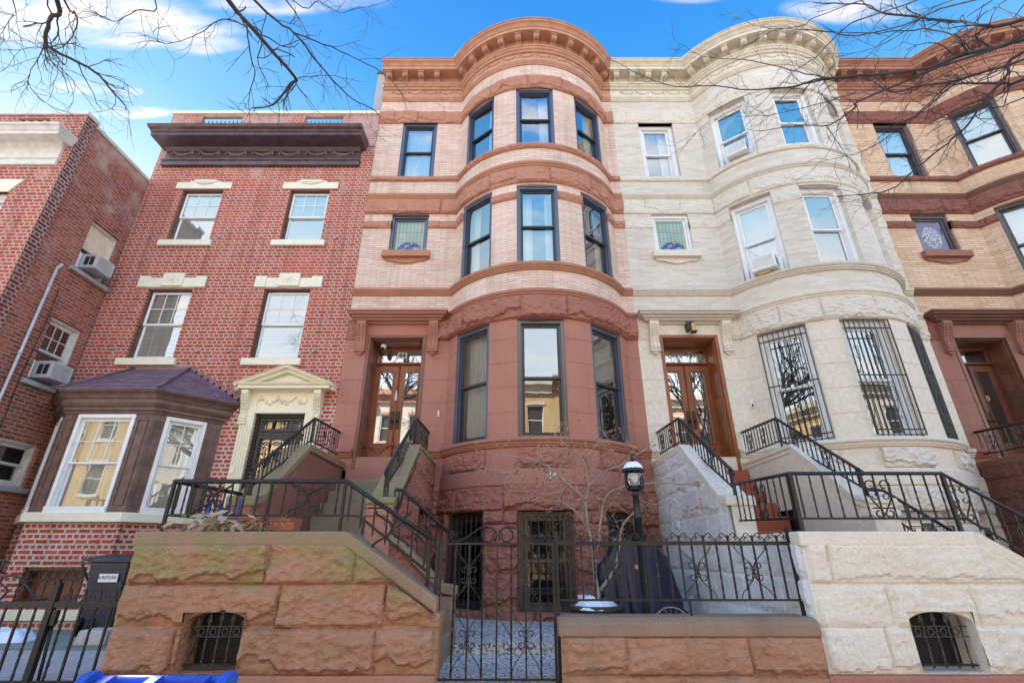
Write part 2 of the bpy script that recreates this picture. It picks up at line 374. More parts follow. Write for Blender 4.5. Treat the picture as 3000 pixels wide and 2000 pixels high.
# ------------------------------------------------------------------ bow-front path
class Path:
    """pieces of (length, func(s,o)->(x,y))"""
    def __init__(s, pcs):
        s.p = []; a = 0
        for ln, f in pcs: s.p.append((a, a+ln, f)); a += ln
        s.len = a
def straight(x0, y0, tx, ty):
    return lambda s, o: (x0+tx*s+ty*o, y0+ty*s-tx*o)
def surf(mb, path, s0, s1, z0, z1, o=0, ds=.3, dz=10, holes=(), caps='', ob=0, reveal=0, smooth=False, uvo=(0, 0)):
    f = o if callable(o) else (lambda a, b: o)
    for (a, b, P) in path.p:
        lo, hi = max(a, s0), min(b, s1)
        if hi-lo < 1e-5: continue
        bs = {lo, hi}; bz = {z0, z1}
        for h in holes:
            for q in h[:2]:
                if lo < q < hi: bs.add(q)
            for q in h[2:4]:
                if z0 < q < z1: bz.add(q)
        def fill(st, step):
            L_ = sorted(st); r = [L_[0]]
            for i in range(len(L_)-1):
                n = max(1, int(math.ceil((L_[i+1]-L_[i])/step-1e-6)))
                r += [L_[i]+(L_[i+1]-L_[i])*k/n for k in range(1, n+1)]
            return r
        ss = fill(bs, ds); zs = fill(bz, dz); base = len(mb.v); ns = len(ss)
        O = [[f(x, z) for x in ss] for z in zs]
        vs = [(*P(ss[i]-a, O[j][i]), zs[j]) for j in range(len(zs)) for i in range(ns)]
        fs = []; uvs = []
        for j in range(len(zs)-1):
            for i in range(ns-1):
                cs = (ss[i]+ss[i+1])/2; cz = (zs[j]+zs[j+1])/2
                if any(h[0] < cs < h[1] and h[2] < cz < h[3] for h in holes): continue
                fs.append((j*ns+i, j*ns+i+1, (j+1)*ns+i+1, (j+1)*ns+i)); uvs.append([(ss[i]+uvo[0], zs[j]+uvo[1]), (ss[i+1]+uvo[0], zs[j]+uvo[1]), (ss[i+1]+uvo[0], zs[j+1]+uvo[1]), (ss[i]+uvo[0], zs[j+1]+uvo[1])])
        mb.add(vs, fs, uvs, smooth)
        def strip(A, B): 
            n = len(A); mb.add(A+B, [(i, i+1, n+i+1, n+i) for i in range(n-1)])
        for cap, z, j in (('t', z1, len(zs)-1), ('b', z0, 0)):
            if cap in caps:
                for i in range(ns-1):
                    cs = (ss[i]+ss[i+1])/2
                    if any(h[0] < cs < h[1] and h[2] <= z <= h[3] for h in holes): continue
                    strip([(*P(ss[i]-a, O[j][i]), z), (*P(ss[i+1]-a, O[j][i+1]), z)], [(*P(ss[i]-a, ob), z), (*P(ss[i+1]-a, ob), z)])
        for cap, x, i in (('l', s0, 0), ('r', s1, ns-1)):
            if cap in caps and abs(ss[i]-x) < 1e-6:
                strip([(*P(ss[i]-a, O[j][i]), zs[j]) for j in range(len(zs))], [(*P(ss[i]-a, ob), zs[j]) for j in range(len(zs))])
        if reveal:
            for h in holes:
                if h[1] <= lo or h[0] >= hi: continue
                ha, hb = max(h[0], z0*0+lo), min(h[1], hi); za, zb = max(h[2], z0), min(h[3], z1)
                if zb <= za: continue
                for x in (ha, hb):
                    o1 = f(x, (za+zb)/2); mb.add([(*P(x-a, o1), za), (*P(x-a, -reveal), za), (*P(x-a, -reveal), zb), (*P(x-a, o1), zb)], [(0, 1, 2, 3)])
                for z, ok in ((zb, h[3] <= z1), (za, h[2] >= z0)):
                    if not ok: continue
                    nseg = max(1, int((hb-ha)/.08)); xs = [ha+(hb-ha)*k/nseg for k in range(nseg+1)]
                    strip([(*P(x-a, f(x, z)), z) for x in xs], [(*P(x-a, -reveal), z) for x in xs])
    return mb
def sweep(mb, path, s0, s1, prof, ds=.12, smooth=False, ends=True):
    for pi_, (a, b, P) in enumerate(path.p):
        lo, hi = max(a, s0), min(b, s1)
        if hi-lo < 1e-5: continue
        n = max(1, int((hi-lo)/ds)); m = len(prof); dz_ = .002 if pi_ == 1 else 0
        vs = []
        for i in range(n+1):
            x = lo+(hi-lo)*i/n
            vs += [(*P(x-a, o+dz_*.5), z+dz_) for o, z in prof]
        fs = [(i*m+k, (i+1)*m+k, (i+1)*m+k+1, i*m+k+1) for i in range(n) for k in range(m-1)]
        if ends: fs += [tuple(range(m)), tuple(range(n*m+m-1, n*m-1, -1))]
        mb.add(vs, fs)
    return mb
def rockfn(base, amp, courses, bl=(.5, .9), seed=0, edge=.020, fr=3.2, end=None):
    rnd = random.Random(seed); rows = []
    for c_ in courses:
        z0, z1 = c_[:2]
        if len(c_) > 2: cuts = [-1.5]+list(c_[2])+[20]
        else:
            cuts = [-.3*rnd.random()]
            while cuts[-1] < 20: cuts.append(cuts[-1]+rnd.uniform(*bl))
        rows.append((z0, z1, cuts, [rnd.random() for _ in cuts]))
    def ter(q, n):
        q = q*n; k = math.floor(q); return (k+sm(q-k, .25, .75))/n
    def f(s, z):
        for z0, z1, cuts, rr in rows:
            if z0-1e-6 <= z <= z1+1e-6:
                k = 0
                while cuts[k+1] < s: k += 1
                o = rr[k]*37
                w_ = noise.noise(Vector((s*2.3+o, z*2.3, seed*1.7)))
                d = min((z-z0), z1-z, s-cuts[k], cuts[k+1]-s, s+.01, (end-s) if end else 9)
                d2 = d+.03*noise.noise(Vector((s*11+o, z*11, 3.3)))*min(1, d/.03)
                wd = edge*(1.2+2.2*max(0, w_+.15))
                g = min(1, max(0, d2-.005)/wd)**.6
                q = .5+.5*noise.fractal(Vector((s*fr+o, z*fr*1.35, seed*3.1)), .9, 2.1, 4)+.16*(s-cuts[k])*(rr[k]-.5)
                q2 = ter(q, 4)
                hh = z1-z0                                  # ragged ledge along the foot of each block
                led = z-z0-hh*(.10+.42*max(0, noise.noise(Vector((s*3.1+o, seed, 1.5)))+.12)+.10*noise.noise(Vector((s*15, o, z*6))))
                lg = .45+.55*sm(led, -.004, .018) if rr[k] > .38 else (.62+.38*sm(-led+hh*(.25+rr[k]), -.01, .02))
                dd, _ = noise.voronoi(Vector((s*fr*1.7+o, z*fr*2.4, seed)))
                return base+amp*(.5+.5*g)*(sm(min(s, end-s), 0, .06) if end else 1)*(lg*(.50+.50*q2)+.12*q+.22*(dd[1]-dd[0]))-(1-sm(d, 0, .011))*.012
        return base
    return f
# ------------------------------------------------------------------ wrought iron
def arc_pts(F, c, r, a0, a1, n=10): return [F(c[0]+r*cos(a0+(a1-a0)*i/n), 0, c[1]+r*sin(a0+(a1-a0)*i/n)) for i in range(n+1)]
def spiral(F, c, r, a0, turns, n=14, sgn=1, shrink=.75):
    return [F(c[0]+r*(1-shrink*i/n)*cos(a0+sgn*2*pi*turns*i/n), 0, c[1]+r*(1-shrink*i/n)*sin(a0+sgn*2*pi*turns*i/n)) for i in range(n+1)]
def scroll_collar(mb, F, u, z, s=.07, r=.006):
    """four C-scrolls springing from one bar plus long curved stems"""
    for sx in (1, -1):
        for sz in (1, -1):
            pts = [F(u, .0, z), F(u+sx*.02, 0, z+sz*s*.25)]
            c = (u+sx*s*.62, z+sz*s*.55); rr = s*.42
            a0 = pi if sx > 0 else 0
            pts += [F(c[0]+rr*(1-.6*i/12)*cos(a0-sx*sz*2*pi*.85*i/12), 0, c[1]+rr*(1-.6*i/12)*sin(a0-sx*sz*2*pi*.85*i/12)) for i in range(13)]
            mb.tube(pts, r, 4, smooth=False)
    mb.tube([F(u, 0, z-s*.3), F(u, 0, z+s*.3)], r*2, 6)
def heart(mb, F, u, z0, z1, w, r=.006):
    """tall scroll heart (two mirrored S scrolls)"""
    h = z1-z0
    for sx in (1, -1):
        pts = [F(u+sx*.012, 0, z0+h*.10)]
        pts += [F(u+sx*w*.5*sin(pi*.5*min(1, t*1.15))*(.95), 0, z0+h*(.10+.62*t)) for t in (.15, .3, .45, .6, .75, .9, 1)]
        c = (u+sx*w*.27, z0+h*.76); rr = w*.235
        pts += [F(c[0]+sx*rr*(1-.55*i/12)*cos(2*pi*.8*i/12), 0, c[1]+rr*(1-.55*i/12)*sin(2*pi*.8*i/12)) for i in range(13)]
        mb.tube(pts, r, 4, smooth=False)
        c2 = (u+sx*w*.22, z0+h*.10); rr2 = w*.2
        mb.tube([F(c2[0]-sx*rr2*(1-.6*i/12)*cos(2*pi*.8*i/12), 0, c2[1]-rr2*(1-.6*i/12)*sin(2*pi*.8*i/12)) for i in range(13)], r, 4, smooth=False)
        c3 = (u+sx*w*.2, z0+h*.5); rr3 = w*.15
        mb.tube([F(c3[0]+sx*rr3*(1-.6*i/10)*cos(-2*pi*.8*i/10), 0, c3[1]+rr3*(1-.6*i/10)*sin(-2*pi*.8*i/10)) for i in range(11)], r*.8, 4, smooth=False)
def bars(root, pts_top, pts_bot, spacing, m='iron', twisted=1, r=.0075, skip=(), ext=(0, 0)):
    """balusters between two 3D polylines (matching vertices)"""
    k = 0
    for (a, b), (c, d) in zip(zip(pts_top[:-1], pts_top[1:]), zip(pts_bot[:-1], pts_bot[1:])):
        a, b, c, d = map(Vector, (a, b, c, d)); ln = ((b-a)*Vector((1, 1, 0))).length; n = max(1, round(ln/spacing))
        for i in range(n):
            t = (i+.5)/n; p = a.lerp(b, t); q = c.lerp(d, t); k += 1
            if k in skip: continue
            q.x = p.x; q.y = p.y
            mb = MB()
            if twisted and k % 2 == 0:
                h = (p-q).length; ns = int(h/.022); mb.tube([q.lerp(p, j/ns) for j in range(ns+1)], r*1.35, 4, twist=.42, smooth=False)
            else: mb.bar(q-Vector((0, 0, ext[0])), p+Vector((0, 0, ext[1])), r)
            mb.build('baluster', m, root)
def rail(root, pts, r, name='top_rail', m='iron'):
    mb = MB(); mb.tube(pts, r*1.3, 6 if r > .012 else 4); return mb.build(name, m, root)
# ------------------------------------------------------------------ materials in use
MT['brick_red'] = brick('brick_red', (.30,.048,.030), (.42,.070,.042), (.50,.11,.065), (.52,.44,.38), .205, .079, .0115, squash=.5, sqf=2, jag=.0035, wear=((.50,.36,.34), 9.4, 11.5, .7))
MT['brick_redlow'] = brick('brick_redlow', (.28,.038,.022), (.42,.055,.032), (.50,.09,.05), (.54,.48,.43), .215, .079, .017, squash=.5, sqf=2, jag=.004)
MT['brick_orange'] = brick('brick_orange', (.20,.045,.03), (.38,.085,.04), (.48,.14,.07), (.33,.28,.25), .205, .072, .012, jag=.006, wear=((.50,.36,.31), 8.2, 10.0, 1.0))
MT['brick_dark'] = brick('brick_dark', (.14,.022,.018), (.22,.032,.024), (.30,.05,.03), (.42,.38,.35), .205, .079, .015, squash=.5, sqf=2, jag=.003)
MT['brick_peach'] = brick('brick_peach', (.62,.40,.31), (.71,.53,.44), (.75,.61,.53), (.42,.28,.22), .30, .0575, .006, offset=.5, jag=.001, bs=.35, mvar=.3)
MT['brick_white'] = brick('brick_white', (.52,.455,.375), (.64,.575,.50), (.70,.645,.57), (.66,.60,.52), .30, .0575, .006, jag=.001, bs=.35, mvar=.2, soot=.07)
MT['brick_amber'] = brick('brick_amber', (.58,.34,.21), (.68,.47,.32), (.73,.57,.43), (.42,.29,.21), .30, .0575, .007, jag=.001, bs=.4, mvar=.4)
MT['brick_yellow'] = brick('brick_yellow', (.55,.36,.16), (.62,.43,.21), (.66,.48,.26), (.5,.4,.28), .2, .07, .008)
MT['rock44'] = rock('rock44', (.50,.235,.16), (.42,.18,.12), bs=.6, stain=(.30,.14,.10), stain_amt=.3)
MT['trim44'] = stone('trim44', (.46,.215,.135), (.38,.175,.11), bs=.15, stain=(.19,.14,.085), stain_amt=.3)
MT['cornice44'] = paint('cornice44', (.50,.245,.155), .55, .14, chips=(.50,.42,.36))
MT['brown44'] = stone('brown44', (.42,.185,.135), (.37,.155,.112), bs=.14, streak=.22, grain=30, rough=.7, stain=(.27,.135,.105), stain_amt=.2)
MT['brownrock'] = rock('brownrock', (.39,.16,.115), (.31,.125,.09), bs=.6, streak=.15, rough=.75)
MT['rock42'] = rock('rock42', (.69,.625,.54), (.63,.565,.48), bs=.3, streak=.12)
MT['trim42'] = stone('trim42', (.62,.565,.475), (.55,.49,.40), bs=.2, streak=.35)
MT['smooth42'] = stone('smooth42', (.71,.635,.535), (.68,.60,.505), bs=.05, streak=.05, grain=14)
MT['cornice42'] = paint('cornice42', (.66,.59,.47), .6, .10)
MT['rock40'] = rock('rock40', (.27,.105,.08), (.20,.075,.06), bs=.6, stain=(.12,.05,.045))
MT['trim40'] = stone('trim40', (.20,.10,.065), (.15,.075,.05), bs=.15)
MT['cornice40'] = paint('cornice40', (.36,.155,.10), .6, .14)
MT['brown40'] = stone('brown40', (.33,.155,.115), (.27,.115,.085), bs=.2)
MT['marble'] = stone('marble', (.76,.74,.73), (.66,.64,.64), bs=.5, stain=(.46,.45,.43), stain_amt=.14, streak=.35, rough=.6)
MT['whitefront'] = stone('whitefront', (.79,.70,.57), (.73,.64,.51), bs=.4, streak=.25, stain=(.48,.41,.32), stain_amt=.16)
MT['stoop44'] = rock('stoop44', (.45,.225,.13), (.36,.175,.10), bs=.5, stain=(.25,.165,.09), stain_amt=.45, moss=((.26,.23,.075), .7, 1.6), streak=.5)
MT['cope44'] = stone('cope44', (.34,.215,.14), (.25,.16,.105), bs=.35, moss=((.27,.24,.10), .7, 2.0), streak=.4, grain=60)
MT['step44'] = stone('step44', (.36,.26,.18), (.28,.20,.14), bs=.3, moss=((.25,.23,.11), 1.4, 3.2), streak=.4)
MT['side44'] = stone('side44', (.34,.145,.105), (.28,.12,.09), bs=.2, streak=.3)
MT['redstep'] = stone('redstep', (.42,.115,.055), (.34,.09,.045), bs=.2, streak=.3)
MT['dark40'] = rock('dark40', (.19,.075,.055), (.13,.055,.04), bs=.4, streak=.3)
MT['cream'] = paint('cream', (.74,.70,.55), .5, .05)
MT['creamdoor'] = paint('creamdoor', (.76,.70,.52), .45, .05)
MT['plum'] = paint('plum', (.10,.060,.075), .34, .3, spec=.6, bs=.2)
MT['plumbay'] = paint('plumbay', (.135,.072,.058), .5, .3, spec=.5, bs=.25)
MT['plumroof'] = paint('plumroof', (.15,.095,.125), .5, .3, bs=.5, chips=(.22,.16,.19))
MT['garlandplum'] = paint('garlandplum', (.20,.15,.15), .6, .25)
MT['irongrey'] = paint('irongrey', (.055,.050,.048), .45, .35)
MT['whitepaint'] = paint('whitepaint', (.76,.76,.76), .4, .05)
MT['offwhite'] = paint('offwhite', (.66,.64,.60), .5, .12)
MT['navy'] = paint('navy', (.05,.058,.105), .28, .1, spec=.9)  # dark frame paint with the blue of the mirrored sky put into its colour
MT['bronze'] = paint('bronze', (.06,.05,.045), .28, .1, spec=.9)
MT['darkframe'] = paint('darkframe', (.022,.020,.024), .3, .1)
MT['purpleframe'] = paint('purpleframe', (.10,.07,.085), .45, .2, chips=(.45,.42,.35))
MT['iron'] = paint('iron', (.014,.013,.014), .42, .3, spec=.45, chips=(.16,.11,.07))
MT['ironw'] = paint('ironw', (.020,.018,.016), .5, .3, spec=.4, chips=(.25,.16,.10))
MT['blackiron'] = paint('blackiron', (.010,.010,.011), .4, .2)
MT['wood'] = wood('wood', (.36,.11,.04), (.17,.045,.02))
MT['wood42'] = wood('wood42', (.36,.11,.035), (.17,.045,.018))
MT['woodold'] = wood('woodold', (.26,.10,.06), (.13,.055,.036), .55)
MT['darkwood'] = wood('darkwood', (.24,.09,.05), (.10,.04,.026))
MT['doorblack'] = paint('doorblack', (.022,.019,.018), .4, .2)
MT['glass'] = glass('glass', boost=.20)
MT['glassc'] = glass('glassc', boost=.10)
MT['glassm'] = glass('glassm', boost=.42, wav=.006)
MT['glasslow'] = glass('glasslow', boost=.22, wav=.009)
MT['lampglass'] = glass('lampglass', boost=.05)
MT['room'] = paint('room', (.10,.10,.11), .9, .2, bs=0)
MT['curtain'] = cloth('curtain', (.80,.80,.74))
MT['blind'] = paint('blind', (.80,.82,.84), .6, .03, bs=0)
MT['shade'] = paint('shade', (.78,.62,.46), .7, .08)
MT['brass'] = paint('brass', (.55,.38,.12), .3, .2, metallic=1)
MT['hardware'] = paint('hardware', (.05,.045,.04), .45, .3, metallic=.7)
MT['plastic_white'] = paint('plastic_white', (.75,.75,.73), .35, .04)
MT['plastic_grey'] = paint('plastic_grey', (.40,.40,.42), .4, .08)
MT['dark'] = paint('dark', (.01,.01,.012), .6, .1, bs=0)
MT['bin'] = paint('bin', (.030,.031,.040), .38, .15)
MT['bluebin'] = paint('bluebin', (.035,.11,.52), .55, .10, spec=.25)
MT['tarp'] = cloth('tarp', (.026,.024,.050), 3, .38)
MT['snow'] = paint('snow', (.85,.88,.92), .6, .03, bs=.5)
MT['bark'] = stone('bark', (.075,.062,.066), (.045,.037,.040), bs=.6, streak=.2)
MT['barkpale'] = stone('barkpale', (.40,.33,.25), (.27,.21,.16), bs=.3)
MT['deadleaf'] = paint('deadleaf', (.42,.17,.08), .7, .3)
MT['straw'] = paint('straw', (.46,.34,.22), .8, .3)
MT['terracotta'] = paint('terracotta', (.42,.15,.09), .6, .12)
MT['cask'] = wood('cask', (.16,.13,.11), (.07,.06,.055), .7)
def speck(m, c, sc, th, c2):
    t = m.node_tree; b = t.nodes['Principled BSDF']; old = b.inputs['Base Color'].links[0].from_socket
    f = M2(t, 'GREATER_THAN', noise_n(t, sc, 2, .6, wpos(t)), th); col = mixc(t, f, old, c)
    f2 = M2(t, 'GREATER_THAN', noise_n(t, sc*1.3, 2, .6, wpos(t, (1.1, .9, 1))), th+.02); L(t, mixc(t, f2, col, c2), b.inputs['Base Color'])
MT['glassdark'] = glass('glassdark', boost=.02, tint=(.6, .6, .6), ior=1.35)
MT['concrete'] = stone('concrete', (.52,.47,.43), (.42,.38,.35), bs=.3, grain=70, stain=(.30,.28,.26), stain_amt=.2)
MT['agg'] = stone('agg', (.80,.67,.56), (.60,.50,.43), bs=.8, grain=22, stain=(.38,.34,.31), stain_amt=.25)
speck(MT['agg'], (.14, .13, .15), 26, .56, (.30, .24, .20))
MT['greenfloor'] = stone('greenfloor', (.24,.26,.21), (.18,.20,.16), bs=.3, stain=(.36,.33,.31), stain_amt=.5)
MT['asphalt'] = stone('asphalt', (.19,.18,.17), bs=.4, grain=90, streak=0)
MT['roofing'] = stone('roofing', (.10,.10,.10), bs=.3, streak=0)
MT['stucco'] = stone('stucco', (.38,.38,.39), (.32,.32,.33), bs=.2)
MT['greenlat'] = paint('greenlat', (.012,.09,.06), .4, .2)
MT['hose'] = paint('hose', (.02,.07,.30), .35, .2)
MT['amberglass'] = paint('amberglass', (.60,.36,.10), .25, .2)
MT['silver'] = paint('silver', (.55,.55,.56), .5, .1)
MT['tan'] = stone('tan', (.62,.42,.22), (.55,.36,.18), bs=.15)
MT['gold'] = paint('gold', (.62,.50,.26), .4, .1)
MT['black'] = paint('black', (.012,.012,.012), .5, .05, bs=0)
MT['cushion'] = paint('cushion', (.6, .52, .4), .8, .1)
def stained(name, kind):
    m, t, b = mat(name)
    uv = N(t, 'ShaderNodeTexCoord').outputs['UV']; s = N(t, 'ShaderNodeSeparateXYZ'); L(t, uv, s.inputs[0]); u, v = s.outputs[0], s.outputs[1]
    bt = N(t, 'ShaderNodeTexBrick', offset=0); bt.inputs['Scale'].default_value = 1; bt.inputs['Brick Width'].default_value = .085 if kind == 'a' else .11; bt.inputs['Row Height'].default_value = .27 if kind == 'a' else .2
    bt.inputs['Mortar Size'].default_value = .004; bt.inputs['Color1'].default_value = (.22,.34,.27,1); bt.inputs['Color2'].default_value = (.30,.42,.38,1); bt.inputs['Mortar'].default_value = (.03,.03,.03,1)
    if kind != 'a': bt.inputs['Color1'].default_value = (.07,.07,.15,1); bt.inputs['Color2'].default_value = (.12,.11,.20,1)
    L(t, uv, bt.inputs['Vector']); col = bt.outputs[0]
    def near(a, c, wd): return M2(t, 'LESS_THAN', M2(t, 'ABSOLUTE', M2(t, 'SUBTRACT', a, c)), wd)
    if kind == 'a':
        wv = M2(t, 'MULTIPLY', M2(t, 'SINE', M2(t, 'MULTIPLY', u, 55)), .012)
        for c in (.36, .60): col = mixc(t, near(M2(t, 'ADD', v, wv), c, .018), col, (.42,.24,.12))
        # border
        col = mixc(t, M2(t, 'GREATER_THAN', M2(t, 'ABSOLUTE', u), .30), col, (.40,.42,.22))
    vo = N(t, 'ShaderNodeTexVoronoi', feature='DISTANCE_TO_EDGE'); vo.inputs['Scale'].default_value = 13 if kind == 'a' else 17; L(t, uv, vo.inputs['Vector'])
    vc = N(t, 'ShaderNodeTexVoronoi'); vc.inputs['Scale'].default_value = 13 if kind == 'a' else 17; L(t, uv, vc.inputs['Vector'])
    sc = N(t, 'ShaderNodeSeparateXYZ'); L(t, vc.outputs['Color'], sc.inputs[0])
    pal = [(.2, (.03,.03,.14)), (.5, (.06,.08,.30)), (.8, (.25,.32,.55))] if kind == 'a' else [(.2, (.25,.32,.45)), (.5, (.42,.20,.42)), (.75, (.40,.45,.50))]
    fc = mixc(t, M2(t, 'LESS_THAN', vo.outputs['Distance'], .07), rgbramp(t, sc.outputs[0], pal), (.02,.02,.02))
    # flower field: ellipse
    cx, cy, ax, ay = (0, .12, .27, .14) if kind == 'a' else (.0, .40, .22, .30)
    e = M2(t, 'ADD', M2(t, 'POWER', M2(t, 'DIVIDE', M2(t, 'SUBTRACT', u, cx), ax), 2), M2(t, 'POWER', M2(t, 'DIVIDE', M2(t, 'SUBTRACT', v, cy), ay), 2))
    col = mixc(t, M2(t, 'LESS_THAN', e, 1), col, fc)
    L(t, col, b.inputs['Base Color']); b.inputs['Roughness'].default_value = .12; b.inputs['Specular IOR Level'].default_value = .6
    bump(t, b, noise_n(t, 20, 2, .5, uv), .15, .01)
    return m
MT['stained_a'] = stained('stained_a', 'a'); MT['stained_b'] = stained('stained_b', 'b')
FY = 9.3
# ------------------------------------------------------------------ row house
W_ = 6.12; BX, BR, BC = 4.02, 2.134, FY+1.064; BH = radians(60.1)
def arcf(s, o):
    ph = -BH + s/BR; r = BR+o; return (BX+r*sin(ph), BC-r*cos(ph))
RH = Path([(2.17, straight(0, FY, 1, 0)), (2*BH*BR, arcf), (.25, straight(5.87, FY, 1, 0))])
SM = 2.17+BH*BR                                   # s at the bay's middle
def sph(deg): return SM+radians(deg)*BR
WIN = [(-51, -27.2), (-12, 12), (27.2, 51)]
def bay_frame(a0, a1, z, rec=0):
    p0 = arcf((radians(a0)+BH)*BR, -rec); p1 = arcf((radians(a1)+BH)*BR, -rec)
    t = Vector((p1[0]-p0[0], p1[1]-p0[1])); w = t.length; t.normalize()
    return Fr(((p0[0]+p1[0])/2, (p0[1]+p1[1])/2, z), (t.x, t.y), (t.y, -t.x)), w
def modillion(x, y, nx, ny, zt, m, root):
    tx, ty = -ny, nx
    F = Fr((x, y, zt), (tx, ty), (nx, ny)); mb = MB()
    prof = [(.06, 0), (.285, 0), (.285, -.045), (.27, -.06), (.28, -.10), (.26, -.15), (.21, -.175), (.165, -.165), (.135, -.19), (.10, -.225), (.06, -.24)]
    n = len(prof); hw = .068
    vs = [F(-hw, d, z) for d, z in prof]+[F(hw, d, z) for d, z in prof]
    mb.add(vs, [tuple(range(n)), tuple(range(2*n-1, n-1, -1))]+[(i, i+n, (i+1) % n+n, (i+1) % n) for i in range(n)])
    F.box(mb, -.088, .088, .055, .312, -.035, .002)
    for k, u in enumerate((-.032, 0, .032)): mb.tube([F(u, .287, -.07), F(u, .288, -.10), F(u, .268, -.155), F(u, .215, -.183)], .011, 5)
    return mb.build('modillion', m, root, bev=.004)
def console(F, z0, z1, wd, m, root, name='console_bracket'):
    """scrolled bracket under the door hood"""
    h = z1-z0; mb = MB(); n = 18; prof = []
    for i in range(n+1):
        t = i/n; d = .075+.13*sm(t, .25, 1)+.028*sin(pi*min(1, t/.28))*(t < .28)
        prof.append((d, z0+h*.16+h*.84*t))
    prof = [(0, z0+h*.16)]+prof+[(0, z1)]
    m_ = len(prof); hw = wd/2
    vs = [F(-hw, d, z) for d, z in prof]+[F(hw, d, z) for d, z in prof]
    mb.add(vs, [tuple(range(m_)), tuple(range(2*m_-1, m_-1, -1))]+[(i, i+m_, (i+1) % m_+m_, (i+1) % m_) for i in range(m_)])
    for u in (-wd*.2, wd*.2):
        for i in range(10):
            t = (i+.5)/10; d = .075+.13*sm(t, .25, 1)+.028*sin(pi*min(1, t/.28))*(t < .28)
            mb.ball(F(u, d+.002, z0+h*(.18+.76*t)), .017, 6, 4, (1, 1, 1.3))
    for u in (-hw+.008, hw-.008): mb.tube([F(u, prof[i][0]+.003, prof[i][1]) for i in range(1, m_-1)], .008, 4, smooth=False)
    F.box(mb, -hw-.012, hw+.012, 0, .10, z0+h*.13, z0+h*.165)
    mb.add([F(-hw, 0, z0+h*.13), F(hw, 0, z0+h*.13), F(hw, .07, z0+h*.13), F(-hw, .07, z0+h*.13), F(0, 0, z0), F(0, .04, z0+h*.02)], [(0, 1, 4), (3, 5, 2), (0, 4, 5, 3), (1, 2, 5, 4)])
    mb.ball(F(0, .055, z0+h*.075), .022, 6, 4)
    return mb.build(name, m, root)
def swag(mb, path, s, z, w, drop=.10, o=.052, r=.010):
    P = path
    def at(x, zz, oo=o):
        for a, b, f in P.p:
            if a-1e-6 <= x <= b+1e-6: q = f(x-a, oo); return (q[0], q[1], zz)
        q = P.p[-1][2](x-P.p[-1][0], oo); return (q[0], q[1], zz)
    for k in range(2):
        mb.tube([at(s-w/2+w*i/10, z-drop*(1-((i-5)/5)**2)*(1-.35*k)-.01*k) for i in range(11)], r*(1+.7*(k == 0)), 5)
    for sx in (-1, 1):
        mb.tube([at(s+sx*w/2, z+.015), at(s+sx*w/2-.01, z-drop*.9)], [r*.7, r*1.5], 5)
        mb.ball(at(s+sx*w/2, z+.02), .02, 6, 4)
    for i in range(7): mb.ball(at(s-w*.32+w*.64*i/6, z-drop*(1-((i-3)/4.6)**2)), .017, 5, 4)
def muntins(): pass
